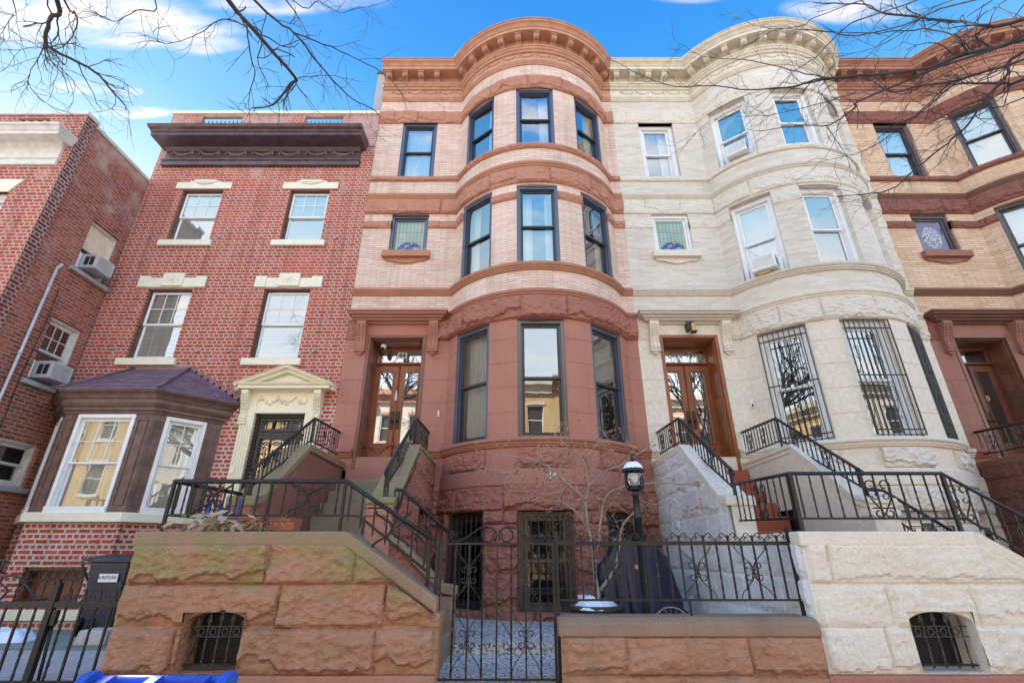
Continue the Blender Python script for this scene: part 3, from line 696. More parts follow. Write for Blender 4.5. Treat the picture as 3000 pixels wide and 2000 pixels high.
def door_pair(F, w, h, house, m, frame_m='woodold', glassm='glassm', panel='ornate', trans='44', label=None, sidepanels=True, dep=.5, lab2=None):
    """F: opening bottom-centre at the wall plane. Doors set back by dep."""
    th = .40                                              # transom height incl. rails
    dw = w-.16; hd = h-.44                                # door leaf zone
    mb = MB()
    F.frame(mb, w, 0, h, .07, -.06, .015, cb=0); F.frame(mb, w-.12, 0, h-.06, .03, -dep, -.055, cb=0)
    fr = mb.build('door_frame', frame_m, house, bev=.006)
    mb = MB()
    for sx in (-1, 1):                                    # panelled jambs
        for k in range(5):
            z = .10+k*(h-.25)/5; u = sx*(w/2-.092); hh = (h-.25)/5-.09
            for (a, b, c, d) in ((-.12, -.135, z, z+hh), (-.40, -.415, z, z+hh)): F.box(mb, u-.008, u+.008, b, a, c, d)
            for zz in (z, z+hh): F.box(mb, u-.008, u+.008, -.4, -.135, zz-.007, zz+.007)
    for sx in (0,): F.box(mb, -w/2+.15, w/2-.15, -dep+.05, -.12, h-.105, h-.092)
    mb.build('jamb_panel', m, fr)
    mb = MB()                                             # transom bar + transom frame
    F.box(mb, -dw/2, dw/2, -dep-.03, -dep+.05, hd-.05, hd); F.box(mb, -dw/2, dw/2, -dep-.03, -dep+.02, h-.16, h-.09)
    F.box(mb, -dw/2, -dw/2+.05, -dep-.03, -dep+.02, hd, h-.16); F.box(mb, dw/2-.05, dw/2, -dep-.03, -dep+.02, hd, h-.16)
    F.box(mb, -dw/2, dw/2, -dep+.05, -dep+.065, hd-.04, hd-.012)
    tr = mb.build('transom', m, house, bev=.004)
    mb = MB(); mb.add([F(-dw/2+.04, -dep, hd-.01), F(dw/2-.04, -dep, hd-.01), F(dw/2-.04, -dep, h-.15), F(-dw/2+.04, -dep, h-.15)], [(0, 1, 2, 3)]); mb.build('pane', glassm, tr)
    lw = dw/2
    for sx in (-1, 1):
        cx = sx*lw/2; G = Fr(F(cx, -dep, 0), F.t, F.n); st = .115; gb = .62; gt = hd-.22
        mb = MB(); G.frame(mb, lw-.008, .01, hd-.055, st, -.045, 0, ct=.15, cb=gb)
        iw = lw-.008-2*st
        G.frame(mb, iw+.02, gb-.01, hd-.19, .02, -.02, .014)
        if panel == 'ornate':
            mb.prism([(-iw/2-.04, .02), (iw/2+.04, .02), (iw/2+.04, 0), (iw/2, -.03), (-iw/2, -.03), (-iw/2-.04, 0)], 'y', 0, 0) if False else None
            G.box(mb, -iw/2-.05, iw/2+.05, 0, .05, gb-.055, gb-.03); G.box(mb, -iw/2-.02, iw/2+.02, 0, .035, gb-.085, gb-.055)
            for k, (ww, zz) in enumerate(((iw*.9, .12), (iw*.55, .16), (iw*.25, .20))): G.box(mb, -ww/2, ww/2, 0, .026-.004*k, gb-zz, gb-zz+.04)
            for s2 in (-1, 1): mb.tube([G(s2*(iw*.38*(1-.5*i/9))*cos(i*.55)*.6, .03, gb-.13+.04*sin(i*.8)) for i in range(10)], .008, 4)
        else:
            G.frame(mb, iw, .12, gb-.09, .018, 0, .012)
        lf = mb.build('door', m, house, bev=.004)
        if lab2 and sx == 1: lf['label'] = lab2
        mb = MB(); q = iw/2+.004
        mb.add([G(-q, -.02, gb), G(q, -.02, gb), G(q, -.02, hd-.20), G(-q, -.02, hd-.20)], [(0, 1, 2, 3)]); mb.build('pane', glassm, lf)
        mb = MB(); hx = -sx*(lw/2-.06)
        G.box(mb, hx-.035, hx+.035, 0, .012, .92, 1.30); mb.build('lock_plate', 'hardware', lf, bev=.004)
        mb = MB(); mb.tube([G(hx, .01, 1.08), G(hx, .05, 1.08)], .012, 8); mb.ball(G(hx, .065, 1.08), .028, 8, 6); mb.build('door_knob', 'hardware', lf)
        mb = MB(); mb.tube([G(hx, .0, 1.40), G(hx, .012, 1.40)], .02, 10); mb.build('lock', 'brass', lf)
    mb = MB(); mb.tube([F(0, -dep+.01, .02), F(0, -dep+.01, hd-.07)], .018, 6); mb.lathe(F(0, -dep+.01, .55), [(.02, 0), (.034, .03), (.034, .07), (.02, .1)], 8); mb.build('astragal', m, house)
    room(F, w, h, house, d0=-dep-.06)
    return tr
def text_mesh(txt, size, F, m, parent, ext=.004, name='lettering', script=False, shear=0, align='CENTER', spacing=1.0, sy=1):
    cu = bpy.data.curves.new('t', 'FONT'); cu.body = txt; cu.size = size; cu.extrude = ext; cu.align_x = align; cu.shear = shear; cu.space_character = spacing
    cu.resolution_u = 4
    to = bpy.data.objects.new('t', cu); COL.objects.link(to); dg = bpy.context.evaluated_depsgraph_get(); dg.update()
    me = to.evaluated_get(dg).to_mesh(); mb = MB()
    mb.add([F(v.co.x, v.co.z+ext, v.co.y*sy) for v in me.vertices], [tuple(p.vertices) for p in me.polygons])
    to.evaluated_get(dg).to_mesh_clear(); COL.objects.unlink(to); bpy.data.objects.remove(to)
    return mb.build(name, m, parent)
def rowhouse(x0, P, cat_label, seed):
    OFF[0] = x0
    H = thing('row_house', cat_label, 'house', (W_/2, FY, 0), 'row houses with rounded bays')
    path = RH; Ls = path.len
    bay = lambda z0, z1: [(sph(a), sph(b), z0, z1) for a, b in WIN]
    o3 = [(.65, 1.54, 10.01, 11.81)]; o2 = [(.65, 1.52, 7.80, 8.89)]; dr = [(.45, 1.68, 2.93, 5.74)]
    wallm, rock, trim, corn, smooth, brk = P['brick'], P['rock'], P['trim'], P['cornice'], P['smooth'], P['lowrock']
    # brick
    mb = MB(); hs_ = bay(10.0, 11.79)+o3+bay(6.83, 8.84)+o2
    for a, b in ((6.0, 6.70), (6.80, 8.92), (9.43, 9.89), (9.99, 11.83), (12.18, 12.75)):
        surf(mb, path, 0, Ls, a, b, 0, ds=.14, holes=hs_, reveal=.22, uvo=(seed*.13, 0))
    mb.build('brick_wall', wallm, H)
    # rock-faced bands
    def band(name, z0, z1, out, amp, m, s0=0, s1=Ls, holes=(), bl=(.55, 1.0), ds=.022, courses=None, caps='tblr', rev=.2):
        b_ = MB(); amp *= P.get('ramp', 1); f = rockfn(out, amp, courses or [(z0, z1)], bl, seed+int(z0*10))
        surf(b_, path, s0, s1, z0, z1, f, ds=ds, dz=ds, holes=holes, caps=caps, ob=-.02, reveal=rev)
        return b_.build(name, m, H)
    band('stone_band', 11.79, 12.2, .012, .075, rock, holes=[(.65, 1.54, 11.5, 11.81)])
    band('stone_band', 9.87, 10.01, .03, .05, rock)
    band('stone_band', 8.885, 9.30, .012, .085, rock)
    band('stone_band', 8.47, 8.68, .008, .055, rock, holes=bay(6.83, 8.84)+o2, bl=(.4, .8))
    band('stone_band', 5.62, 6.09, .015, .12, brk if P.get('lowband') is None else P['lowband'], s0=1.9, bl=(.7, 1.3))
    band('stone_band', 5.62, 6.09, .012, .03, brk if P.get('lowband') is None else P['lowband'], s0=0, s1=.28)
    # mouldings
    def mould(name, z0, z1, o, m, s0=0, s1=Ls, prof=None):
        h = z1-z0
        pr = prof or [(0, z0), (o*.35, z0), (o*.40, z0+h*.22), (o*.62, z0+h*.25), (o*.62, z0+h*.45), (o*.8, z0+h*.5), (o, z0+h*.68), (o, z0+h*.92), (o*.9, z1), (0, z1+.01)]
        b_ = MB(); sweep(b_, path, s0, s1, pr); return b_.build(name, m, H)
    mould('moulding', 9.285, 9.45, .085, trim); mould('moulding', 6.68, 6.83, .10, trim); mould('moulding', 6.075, 6.22, .10, smooth if P.get('lowband') is None else P['trimlow'], s0=1.95)
    # parlour storey, smooth stone with fine joints
    def joints(s, z):
        d = min(abs((z-3.33) % .47), .47-abs((z-3.33) % .47)); 
        return -.007 if d < .005 else 0
    mb = MB(); zj = [3.33+.47*k for k in range(1, 5)]
    zs = [3.32]+[v for z in zj for v in (z-.004, z+.004)]+[5.63]
    for i in range(len(zs)-1):
        g = i % 2 == 1
        surf(mb, path, 0, Ls, zs[i], zs[i+1], (-.006 if g else 0), ds=.14, holes=bay(3.345, 5.61)+dr, reveal=.22)
    surf(mb, path, 0, 2.3, 5.63, 6.02, 0, ds=.14, holes=dr, reveal=.12)
    mb.build('stone_wall', smooth, H)
    # water table, panels, band, basement
    mould('water_table', 3.19, 3.335, .11, smooth, s0=0, s1=.44); mould('water_table', 3.19, 3.335, .11, smooth, s0=1.69)
    mb = MB(); surf(mb, path, 0, Ls, 2.80, 3.20, 0, ds=.14); mb.build('stone_wall', smooth, H)
    for a, b in ((-50, -28), (-11, 11), (28, 50)):
        mb = MB(); s0, s1 = sph(a), sph(b)
        surf(mb, path, s0, s1, 2.83, 3.17, rockfn(.012, .075, [(2.83, 3.17)], (3, 4), seed+a, fr=6), ds=.022, dz=.022, caps='tblr', ob=-.02); mb.build('rough_panel', brk, H)
    mould('stone_course', 2.555, 2.82, .05, smooth, s0=1.72, prof=[(0, 2.555), (.045, 2.555), (.05, 2.57), (.05, 2.80), (.04, 2.82), (0, 2.82)])
    bz = P.get('bz', .72)
    bh = [(sph(a), sph(b), bz, 2.16) for a, b in WIN]
    band('rough_wall', .5, 2.56, .0, .10, brk, s0=1.4, holes=bh, courses=[(.5, .78), (.78, 1.22), (1.22, 1.62), (1.62, 1.95), (1.95, 2.16), (2.16, 2.56)], bl=(.45, 1.1), ds=.026, rev=.25)
    mb = MB(); surf(mb, path, 0, 1.5, .4, 2.95, 0, ds=.3); mb.build('stone_wall', smooth, H)
    # frieze and cornice
    mould('frieze', 12.60, 12.76, .075, corn)
    mb = MB(); sweep(mb, path, 0, Ls, [(0, 12.74), (.045, 12.74), (.045, 12.97), (.05, 12.97), (.06, 13.17), (.06, 13.45), (0, 13.45)]); fz = mb.build('frieze', corn, H)
    mb = MB()
    nsw = 15
    for k in range(nsw): swag(mb, path, .35+k*(Ls-.6)/nsw+.1, 12.93, .34)
    mb.build('garland', corn, fz)
    mb = MB(); sweep(mb, path, 0, Ls, [(.05, 12.965), (.085, 12.975), (.09, 13.0), (.10, 13.01), (.115, 13.12), (.135, 13.13), (.135, 13.175), (.05, 13.19)]); em = mb.build('moulding', corn, H)
    mb = MB(); n = int(Ls/.062)
    for k in range(n):
        s = (k+.5)*Ls/n
        for a, b, f in path.p:
            if a <= s <= b: q = f(s-a, .115); mb.ball((q[0], q[1], 13.065), .026, 6, 5, (1, 1, 1.8))
    mb.build('egg_and_dart', corn, em)
    ct = [(.05, 13.42), (.34, 13.42), (.34, 13.52), (.36, 13.525), (.365, 13.55), (.40, 13.59), (.445, 13.62), (.455, 13.66), (.475, 13.665), (.475, 13.69), (.05, 13.78)]
    mb = MB(); sweep(mb, path, 0, Ls, ct); mb.build('cornice', corn, H)
    for x in (.17, .60, 1.03, 1.46): modillion(x, FY, 0, -1, 13.425, corn, H)
    for k in range(11):
        ph = radians(-53+k*10.9); modillion(BX+BR*sin(ph), BC-BR*cos(ph), sin(ph), -cos(ph), 13.425, corn, H)
    # roof and body
    mb = MB(); mb.box(.0, W_, FY+.02, FY+11, 13.3, 13.62); 
    pts = [(BX+BR*sin(radians(-58+116*i/20)), BC-BR*cos(radians(-58+116*i/20))) for i in range(21)]
    mb.prism(pts, 'z', 13.35, 13.7); mb.build('roof', 'roofing', H)
    mb = MB(); mb.box(.03, W_-.03, FY+.85 if False else FY+1.6, FY+11, .3, 13.3); mb.build('side_wall', P.get('side', 'stucco'), H)
    mb = MB()
    for xa, xb in ((.0, .03), (W_-.03, W_)): mb.box(xa, xb, FY+.003, FY+11, .3, 13.3)
    mb.build('party_wall', P.get('side', 'stucco'), H)
    # door hood
    hood = [(0, 5.98), (.05, 5.98), (.06, 6.01), (.14, 6.03), (.15, 6.06), (.20, 6.075), (.205, 6.10), (.27, 6.125), (.28, 6.16), (.31, 6.17), (.31, 6.20), (0, 6.24)]
    mb = MB(); n = len(hood)
    xs0, xs1 = .29, 1.86
    vs = [(xs0-o*.9, FY-o, z) for o, z in hood]+[(xs1+o*.9, FY-o, z) for o, z in hood]
    mb.add(vs, [(i, i+n, i+1+n, i+1) for i in range(n-1)]+[tuple(range(n)), tuple(range(2*n-1, n-1, -1))])
    vs = [(xs0-o*.9, FY-o, z) for o, z in hood]+[(xs0-o*.9, FY+.01, z) for o, z in hood]; mb.add(vs, [(i, i+n, i+1+n, i+1) for i in range(n-1)])
    vs = [(xs1+o*.9, FY-o, z) for o, z in hood]+[(xs1+o*.9, FY+.01, z) for o, z in hood]; mb.add(vs, [(i, i+n, i+1+n, i+1) for i in range(n-1)])
    mb.build('door_hood', P['hood'], H)
    for cx in (.33, 1.84): console(Fr((cx, FY, 0)), 5.25, 5.985, .19, P['console'], H)
    # windows
    for k, (a, b) in enumerate(WIN):
        for lv, (z0, z1) in enumerate(((10.01, 11.79), (6.835, 8.83), (3.35, 5.60))):
            F, wd = bay_frame(a, b, z0, 0); opt = P['win'](lv, k); window(F, wd, z1-z0, H, **opt)
    if x0 < 8:
        for k, (a, b) in enumerate(WIN):
            F, wd = bay_frame(a, b, bz, .06); opt = P['win'](3, k); wo = window(F, wd, 2.15-bz, H, **opt)
            if P.get('grille'): P['grille'](bay_frame(a, b, bz, .02)[0], wd, 2.15-bz, wo, k)
    F = Fr((1.095, FY, 10.01)); window(F, .89, 1.79, H, **P['win'](0, 3))
    # small stained-glass window
    F = Fr((1.085, FY, 7.80)); mb = MB(); fm = P['win'](1, 3)['fm']; F.frame(mb, .87, 0, 1.085, .06, -.16, -.05, ct=.09); F.frame(mb, .75, .06, .995, .05, -.15, -.09)
    wo = mb.build('window', fm, H, bev=.004)
    mb = MB(); q = .33; mb.add([F(-q, -.12, .1), F(q, -.12, .1), F(q, -.12, .96), F(-q, -.12, .96)], [(0, 1, 2, 3)], [[(-q, 0), (q, 0), (q, .86), (-q, .86)]]); sp = mb.build('stained_glass', P['stained'], wo)
    mb = MB(); F.box(mb, -.54, .54, 0, .13, -.16, 0); F.box(mb, -.50, .50, 0, .05, -.19, -.16); mb.build('window_sill', P['sill'], H, bev=.008)
    mb = MB(); pl = [(-.48, -.19), (.48, -.19), (.44, -.235), (.30, -.24), (.20, -.275), (.06, -.30), (-.06, -.30), (-.20, -.275), (-.30, -.24), (-.44, -.235)]
    vs = [F(u, .002, z) for u, z in pl]+[F(u, .045, z) for u, z in pl]; n = len(pl); mb.add(vs, [tuple(range(n)), tuple(range(2*n-1, n-1, -1))]+[(i, i+n, (i+1) % n+n, (i+1) % n) for i in range(n)]); mb.build('sill_apron', P['sill'], H)
    return H
# ------------------------------------------------------------------ stoops
def clampz(mb, i0, f, ax=0):
    for i in range(i0, len(mb.v)):
        v = mb.v[i]; t = f(v[ax])
        if v[2] > t: mb.v[i] = (v[0], v[1], t)
def lin(pts):
    def f(x):
        if x <= pts[0][0]: return pts[0][1]
        for (a, b), (c, d) in zip(pts[:-1], pts[1:]):
            if x <= c: return b+(d-b)*(x-a)/(c-a)
        return pts[-1][1]
    return f
def slab(mb, pts, th, axis, a0, a1):
    """coping slab following a polyline in (x,z) or (y,z)"""
    poly = [(p, z) for p, z in pts]+[(p, z-th) for p, z in reversed(pts)]
    return mb.prism(poly, 'y' if axis == 'x' else 'x', a0, a1)
def cellar_grille(F, w, h, root, m='ironw'):
    g = thing_part('iron_grille', root)
def iron_spears(F, w, h, house_part, m='blackiron', n=7, rings=(.0,), z0=.06, arch=0, name='iron_grille'):
    """vertical twisted bars with spear heads, ring rows and frame"""
    mb = MB()
    F.frame(mb, w, 0, h, .014, 0, .02) if not arch else None
    for i in range(n):
        u = -w/2+w*(i+.5)/n; zt = h-.10-(arch*((2*(i+.5)/n-1)**2) if arch else 0)
        ns = int((zt-z0)/.03); mb.tube([F(u, .01, z0+(zt-z0)*j/ns) for j in range(ns+1)], .009, 4, twist=.35, smooth=False)
        mb.add([F(u-.022, .01, zt), F(u, .018, zt), F(u+.022, .01, zt), F(u, .002, zt), F(u, .01, zt+.085), F(u, .01, zt-.03)], [(0, 1, 4), (1, 2, 4), (2, 3, 4), (3, 0, 4), (1, 0, 5), (2, 1, 5), (3, 2, 5), (0, 3, 5)])
    for zr in rings:
        F.box(mb, -w/2, w/2, .004, .014, zr+.035, zr+.043); F.box(mb, -w/2, w/2, .004, .014, zr-.043, zr-.035)
        for i in range(n*1):
            u = -w/2+w*(i+.0)/n if i else None
            if u is None: continue
            mb.tube(arc_pts(lambda a, b, c: F(a, .014, c), (u, zr), .026, 0, 2*pi, 10), .006, 4)
    return mb.build(name, m, house_part)
def stoop(x0, Pm, label, seed, slope_x=1.95, lower=True, lot='44'):
    OFF[0] = x0
    R_ = thing('entrance_stoop', label, 'stoop', (1.4, 7.0, 0), 'front stoops of the row houses')
    front, side, cope, step, pl = Pm['front'], Pm['side'], Pm['cope'], Pm['step'], Pm['plinth']
    CZ = [(.58, .93, [.58, 1.15, 2.3]), (.93, 1.26, [1.42, 2.35]), (1.26, 1.60, [1.26, 2.05])] if lot == '44' else [(.58, .93, [.55, 1.5, 2.4]), (.93, 1.26, [.65, 1.40, 2.2]), (1.26, 1.60, [.21, 2.0])]
    top = lin([(.0, 1.585), (slope_x, 1.585), (slope_x+.85, 1.03)])
    mb = MB(); p = Path([(2.83, straight(.02, 4.84, 1, 0))]); hw = (.64, 1.17) if lot == '44' else (.76, 1.33)
    ft = rockfn(.0, .10 if lot == '44' else .055, CZ, (.7, 1.25), seed, fr=2.8, end=2.83 if lower else 3.3)
    surf(mb, p, 0, 2.83 if lower else 3.3, .58, 1.6, ft, ds=.018, dz=.018, holes=[(hw[0], hw[1], .6, 1.05)], reveal=.3)
    clampz(mb, 0, top, 0)
    mb.build('front_wall', front, R_)
    cx = (hw[0]+hw[1])/2+.02; ww = (hw[1]-hw[0])/2                       # arch spandrels
    for sx in (-1, 1):
        mb = MB(); pts = [(cx+sx*ww, .955)]+[(cx+sx*ww*cos(a*pi/2/8), .955+.095*sin(a*pi/2/8)) for a in range(1, 9)]+[(cx, 1.06), (cx+sx*(ww+.01), 1.06)]
        mb.prism(pts, 'y', 4.815, 5.1); mb.build('arch_stone', front, R_)
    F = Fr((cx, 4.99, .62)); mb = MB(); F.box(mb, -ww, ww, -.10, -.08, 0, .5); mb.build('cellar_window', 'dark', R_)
    F = Fr((cx, 4.90, .62)); iron_spears(F, ww*2-.02, .46, R_, 'irongrey', 5, rings=(.27,), z0=.0, arch=.06)
    mb = MB(); F.box(mb, -ww+.02, ww-.02, .0, .02, .015, .03); mb.build('grille_rail', 'ironw', R_)
    mb = MB(); mb.box(-.02, 2.84, 4.775, 5.12, 0, .585); mb.build('plinth', pl, R_, bev=.012)
    mb = MB(); slab(mb, [(.0, 1.70), (slope_x, 1.70), (slope_x+.87, 1.15)], .125, 'x', 4.80, 5.17); mb.build('coping', cope, R_, bev=.014)
    # inside of parapet
    mb = MB(); mb.prism([(.04, .5), (2.80, .5), (2.80, 1.0), (slope_x, 1.57), (.04, 1.57)], 'y', 5.10, 5.15); mb.build('parapet', side, R_)
    # street-side left flank (towards -x)
    tz = lin([(4.84, 1.60), (6.22, 1.60), (6.24, 2.12), (6.42, 2.12), (7.62, 3.0), (9.3, 3.0)])
    p = Path([(4.46, straight(.02, FY, 0, -1))]); mb = MB()
    fl = rockfn(.0, Pm.get('amp', .05), [(.3, .62), (.62, .95), (.95, 1.3), (1.3, 1.65), (1.65, 2.0), (2.0, 2.4), (2.4, 2.75), (2.75, 3.05)], (.8, 1.4), seed+3, end=4.46)
    surf(mb, p, 0, 4.46, .3, 3.02, fl, ds=.028, dz=.028); clampz(mb, 0, tz, 1); mb.build('flank_wall', Pm['flank'], R_)
    mb = MB(); mb.prism([(5.12, .5), (9.28, .5), (9.28, 2.99), (7.62, 2.99), (6.42, 2.1), (6.22, 2.1), (6.22, 1.585), (5.12, 1.585)], 'x', .04, .30); mb.build('parapet', side, R_)
    mb = MB(); mb.prism([(6.9, 2.55-.12), (7.7, 3.0-.12), (9.27, 3.0-.12), (9.27, 2.62), (8.4, 2.45)], 'x', .30, .312); mb.build('sunk_panel', side, R_)
    mb = MB(); slab(mb, [(6.20, 2.16), (6.42, 2.20), (7.62, 3.09), (9.29, 3.09)], .11, 'y', -.02, .34); mb.build('coping', Pm['cope2'], R_, bev=.012)
    mb = MB(); mb.box(-.01, .33, 5.16, 6.21, 1.59, 1.70); mb.build('coping', cope, R_, bev=.01)
    # right flank with the door under the stairs
    p = Path([(2.92, straight(2.0, 6.36, 0, 1))]); mb = MB()
    surf(mb, p, 0, 2.92, .4, 3.02, rockfn(.0, .07, [(.4, .8), (.8, 1.25), (1.25, 1.7), (1.7, 2.2), (2.2, 2.62), (2.62, 3.05)], (.6, 1.1), seed+5, end=2.92), ds=.028, dz=.028, holes=[(1.45, 2.35, .4, 2.15)], reveal=.25)
    clampz(mb, 0, lin([(6.2, 2.0), (6.42, 2.02), (7.62, 2.95), (9.3, 2.99)]), 1); mb.build('flank_wall', Pm['rflank'], R_)
    mb = MB(); F = Fr((1.78, 8.26, .5), (0, 1), (1, 0)); F.box(mb, -.46, .46, 0, .03, 0, 1.66); dd = mb.build('door', 'dark', R_)
    mb = MB()
    for i in range(9): F.box(mb, -.42+i*.105-.008, -.42+i*.105+.008, .10, .118, 0, 1.62)
    for j in range(16): F.box(mb, -.45, .45, .119, .130, .05+j*.103, .062+j*.103)
    mb.build('lattice', 'greenlat', dd)
    mb = MB(); mb.prism([(6.36, .5), (7.75, .5), (7.75, 2.15), (8.8, 2.15), (8.8, .5), (9.28, .5), (9.28, 2.98), (7.62, 2.98), (6.42, 2.05), (6.36, 2.05)], 'x', 1.73, 1.985); mb.build('parapet', side, R_)
    mb = MB(); mb.box(1.72, 2.03, 6.19, 6.37, .5, 2.04); mb.box(1.70, 2.05, 6.17, 6.39, 1.93, 2.0); mb.build('pier', Pm['pier'], R_, bev=.012)
    mb = MB(); slab(mb, [(6.17, 2.13), (6.42, 2.20), (7.62, 3.09), (9.29, 3.09)], .06, 'y', 1.70, 2.05); slab(mb, [(6.19, 2.07), (6.42, 2.14), (7.62, 3.03), (9.29, 3.03)], .07, 'y', 1.715, 2.035); mb.build('coping', Pm['cope2'], R_, bev=.012)
    # steps
    for k in range(7):
        z = 2.93-.19-.225*k+.0; z = 2.74-.228*k; y1 = 9.32 if k == 0 else 9.02-.30*(k-1)
        if z < 1.37: break
        y0 = 9.02-.30*k
        mb = MB(); mb.box(.31, 1.725, y0-.03, y1+.10, z-.235, z); mb.build('step', step, R_, bev=.015)
    mb = MB(); mb.box(.42, 1.71, 9.12, 9.86, 2.745, 2.93); mb.build('threshold', Pm['thresh'], R_, bev=.01)
    mb = MB(); mb.box(.31, slope_x, 5.16, 7.25, .5, 1.37); mb.box(slope_x+.001, 1.99, 6.25, 7.25, .5, 1.368); mb.build('landing', step, R_, bev=.01)
    for k in range(4):
        z = 1.15-.22*k
        if z < .45: break
        mb = MB(); mb.box(slope_x+.001*k, slope_x+.28*(k+1), 5.155, 6.24, .3, z); mb.build('step', step, R_, bev=.012)
    if lower:
        mb = MB(); mb.prism([(1.99, .5), (2.68, .5), (2.68, 1.12), (2.02, 1.66), (1.99, 1.66)], 'y', 6.24, 6.42); mb.build('inner_wall', Pm['rflank'], R_, bev=.01)
        mb = MB(); slab(mb, [(1.98, 1.76), (2.10, 1.70), (2.68, 1.20), (2.84, 1.17)], .10, 'x', 6.19, 6.46); mb.build('coping', cope, R_, bev=.012)
        mb = MB(); mb.box(2.68, 2.82, 6.21, 6.44, .55, 1.07); mb.box(2.665, 2.835, 6.2, 6.45, .5, .72); mb.build('pier', cope, R_, bev=.01)
        mb = MB(); mb.box(2.70, 2.845, 4.80, 5.16, .585, 1.03); mb.box(2.69, 2.86, 4.785, 5.17, .93, 1.04); mb.build('pier', front, R_, bev=.02)
    return R_
def railing(x0, loc, label, top, bot, posts, m, spacing=.11, deco=None, r=.0075, rt=.017, ends=None, skip=(), group='iron railings'):
    OFF[0] = x0; R_ = thing('iron_railing', label, 'railing', loc, group)
    rail(R_, top, rt, 'top_rail', m); rail(R_, bot, .011, 'bottom_rail', m)
    bars(R_, top, bot, spacing, m, skip=skip, r=r)
    for a, b, rr in posts:
        mb = MB(); mb.bar(a, b, rr); mb.build('post', m, R_)
    for F, kind, args in (deco or []):
        mb = MB(); (scroll_collar if kind == 's' else heart)(mb, F, *args); mb.build('scroll', m, R_)
    for pts in (ends or []):
        mb = MB(); mb.tube(pts, .011, 6); mb.build('scroll', m, R_)
    return R_
def side_railing(x0, x, label, m, hearts=False, dx=0):
    def yz(F_y, z): return None
    top = [(x, 6.33, 2.50), (x, 7.98, 3.60), (x, 9.27, 3.66)]; bot = [(x, 6.33, 2.27), (x, 7.95, 3.22), (x, 9.27, 3.24)]
    deco = []
    for yc, zc in ((6.9, 2.75), (7.6, 3.2), (8.5, 3.44), (9.0, 3.44)):
        F = Fr((x, yc, zc), (0, 1), (1, 0))
        deco.append((F, 'h', (0, -.15, .15, .15, .007)) if hearts else (F, 's', (0, 0, .06, .006)))
    posts = [((x, 6.33, 2.12), (x, 6.33, 2.52), .014), ((x, 7.97, 3.08), (x, 7.97, 3.60), .010)]
    if not hearts: posts.append(((x+.045, 6.30, 2.12), (x+.045, 6.30, 2.5), .012))
    e = [[(x, 6.33, 2.50), (x, 6.27, 2.475), (x, 6.25, 2.44), (x, 6.28, 2.42)]]
    return railing(x0, (x, 7.8, 2.2), label, top, bot, posts, m, .105, deco, ends=e, rt=.019)
# ------------------------------------------------------------------ ground (structure)
OFF[0] = 0
def struct(name, mb, m, bev=0): return mb.build(name, m, None, bev, kind='structure')
mb = MB(); mb.add([(-400, -400, -.16), (400, -400, -.16), (400, 400, -.16), (-400, 400, -.16)], [(0, 1, 2, 3)]); struct('ground', mb, 'asphalt')
mb = MB(); mb.add([(-60, -9.0, -.155), (60, -9.0, -.155), (60, -1.2, -.155), (-60, -1.2, -.155)], [(0, 1, 2, 3)]); struct('road', mb, 'asphalt')
mb = MB(); mb.box(-40, 40, -1.05, 4.80, -.3, 0); struct('pavement', mb, 'concrete')
mb = MB(); mb.box(-40, 40, -1.2, -1.05, -.3, .004); struct('kerb', mb, 'concrete', .02)
mb = MB(); mb.box(-40, 40, -13.4, -9.15, -.3, 0); struct('pavement', mb, 'concrete')
mb = MB(); mb.box(-40, 40, -9.15, -9.0, -.3, .004); struct('kerb', mb, 'concrete', .02)
# courts
mb = MB(); mb.box(-8.9, -3.48, 4.82, 9.31, -.2, .45); struct('court_floor', mb, 'greenfloor')
mb = MB(); mb.add([(-8.9, 4.9, .455), (-3.5, 4.9, .455), (-3.5, 6.8, .455), (-8.9, 6.8, .455)], [(0, 1, 2, 3)]); struct('court_paving', mb, 'concrete')
mb = MB(); mb.box(-.70, 2.66, 4.86, 6.25, -.2, .50); mb.box(-1.5, 2.66, 6.25, 9.9, -.2, .61); mb.box(-.66, 2.66, 6.235, 6.27, .50, .614); struct('court_floor', mb, 'agg')
mb = MB(); mb.box(5.4, 8.74, 4.9, 9.9, -.2, .6); struct('court_floor', mb, 'agg')
mb = MB(); mb.box(11.5, 15, 4.9, 9.9, -.2, .6); struct('court_floor', mb, 'agg')
mb = MB(); mb.box(-16, -8.9, 4.7, 7.39, -.2, .45); struct('court_floor', mb, 'concrete')

# ------------------------------------------------------------------ the three bow-front row houses
MT['glassbay'] = glass('glassbay', boost=.16, wav=.010)
def win44(lv, k):
    d = dict(fm='navy', sm_='darkframe', gm='glass')
    if lv == 0: d.update(cover='right' if k < 3 else 'full', split=.5)
    if lv == 1: d.update(cover='sides' if k < 3 else 'full')
    if lv == 2: d.update(fm='bronze' if k == 1 else 'navy', cover='none' if k else 'full', gm='glasslow')  # browner copy of the frame paint where it mirrors the yellow house
    if lv == 3: d.update(fm='bronze', sm_='bronze', cover='none', gm='glassdark')
    return d
def grille44(F, w, h, wo, k): iron_spears(F, w-.06, h-.02, wo, 'irongrey', 7, rings=(h-.42, .28), z0=.03)
P44 = dict(brick='brick_peach', rock='rock44', trim='trim44', cornice='cornice44', smooth='brown44', lowrock='brownrock', hood='brown44', console='brown44', sill='trim44', stained='stained_a', win=win44, grille=grille44)
H44 = rowhouse(-3.48, P44, 'peach brick row house with brownstone trim and brown double doors, behind the low wall', 1)
H44.name = 'row_house'
door_pair(Fr((1.065, FY, 2.93)), 1.23, 2.81, H44, 'wood')
tr = text_mesh('44', .15, Fr((1.09, FY-(-.485), 5.42)), 'black', H44, name='house_number')
mb = MB(); F = Fr((1.09, FY+.49, 5.47)); F.box(mb, -.10, .10, .0, .003, -.065, .075); mb.build('number_plate', 'plastic_white', H44)
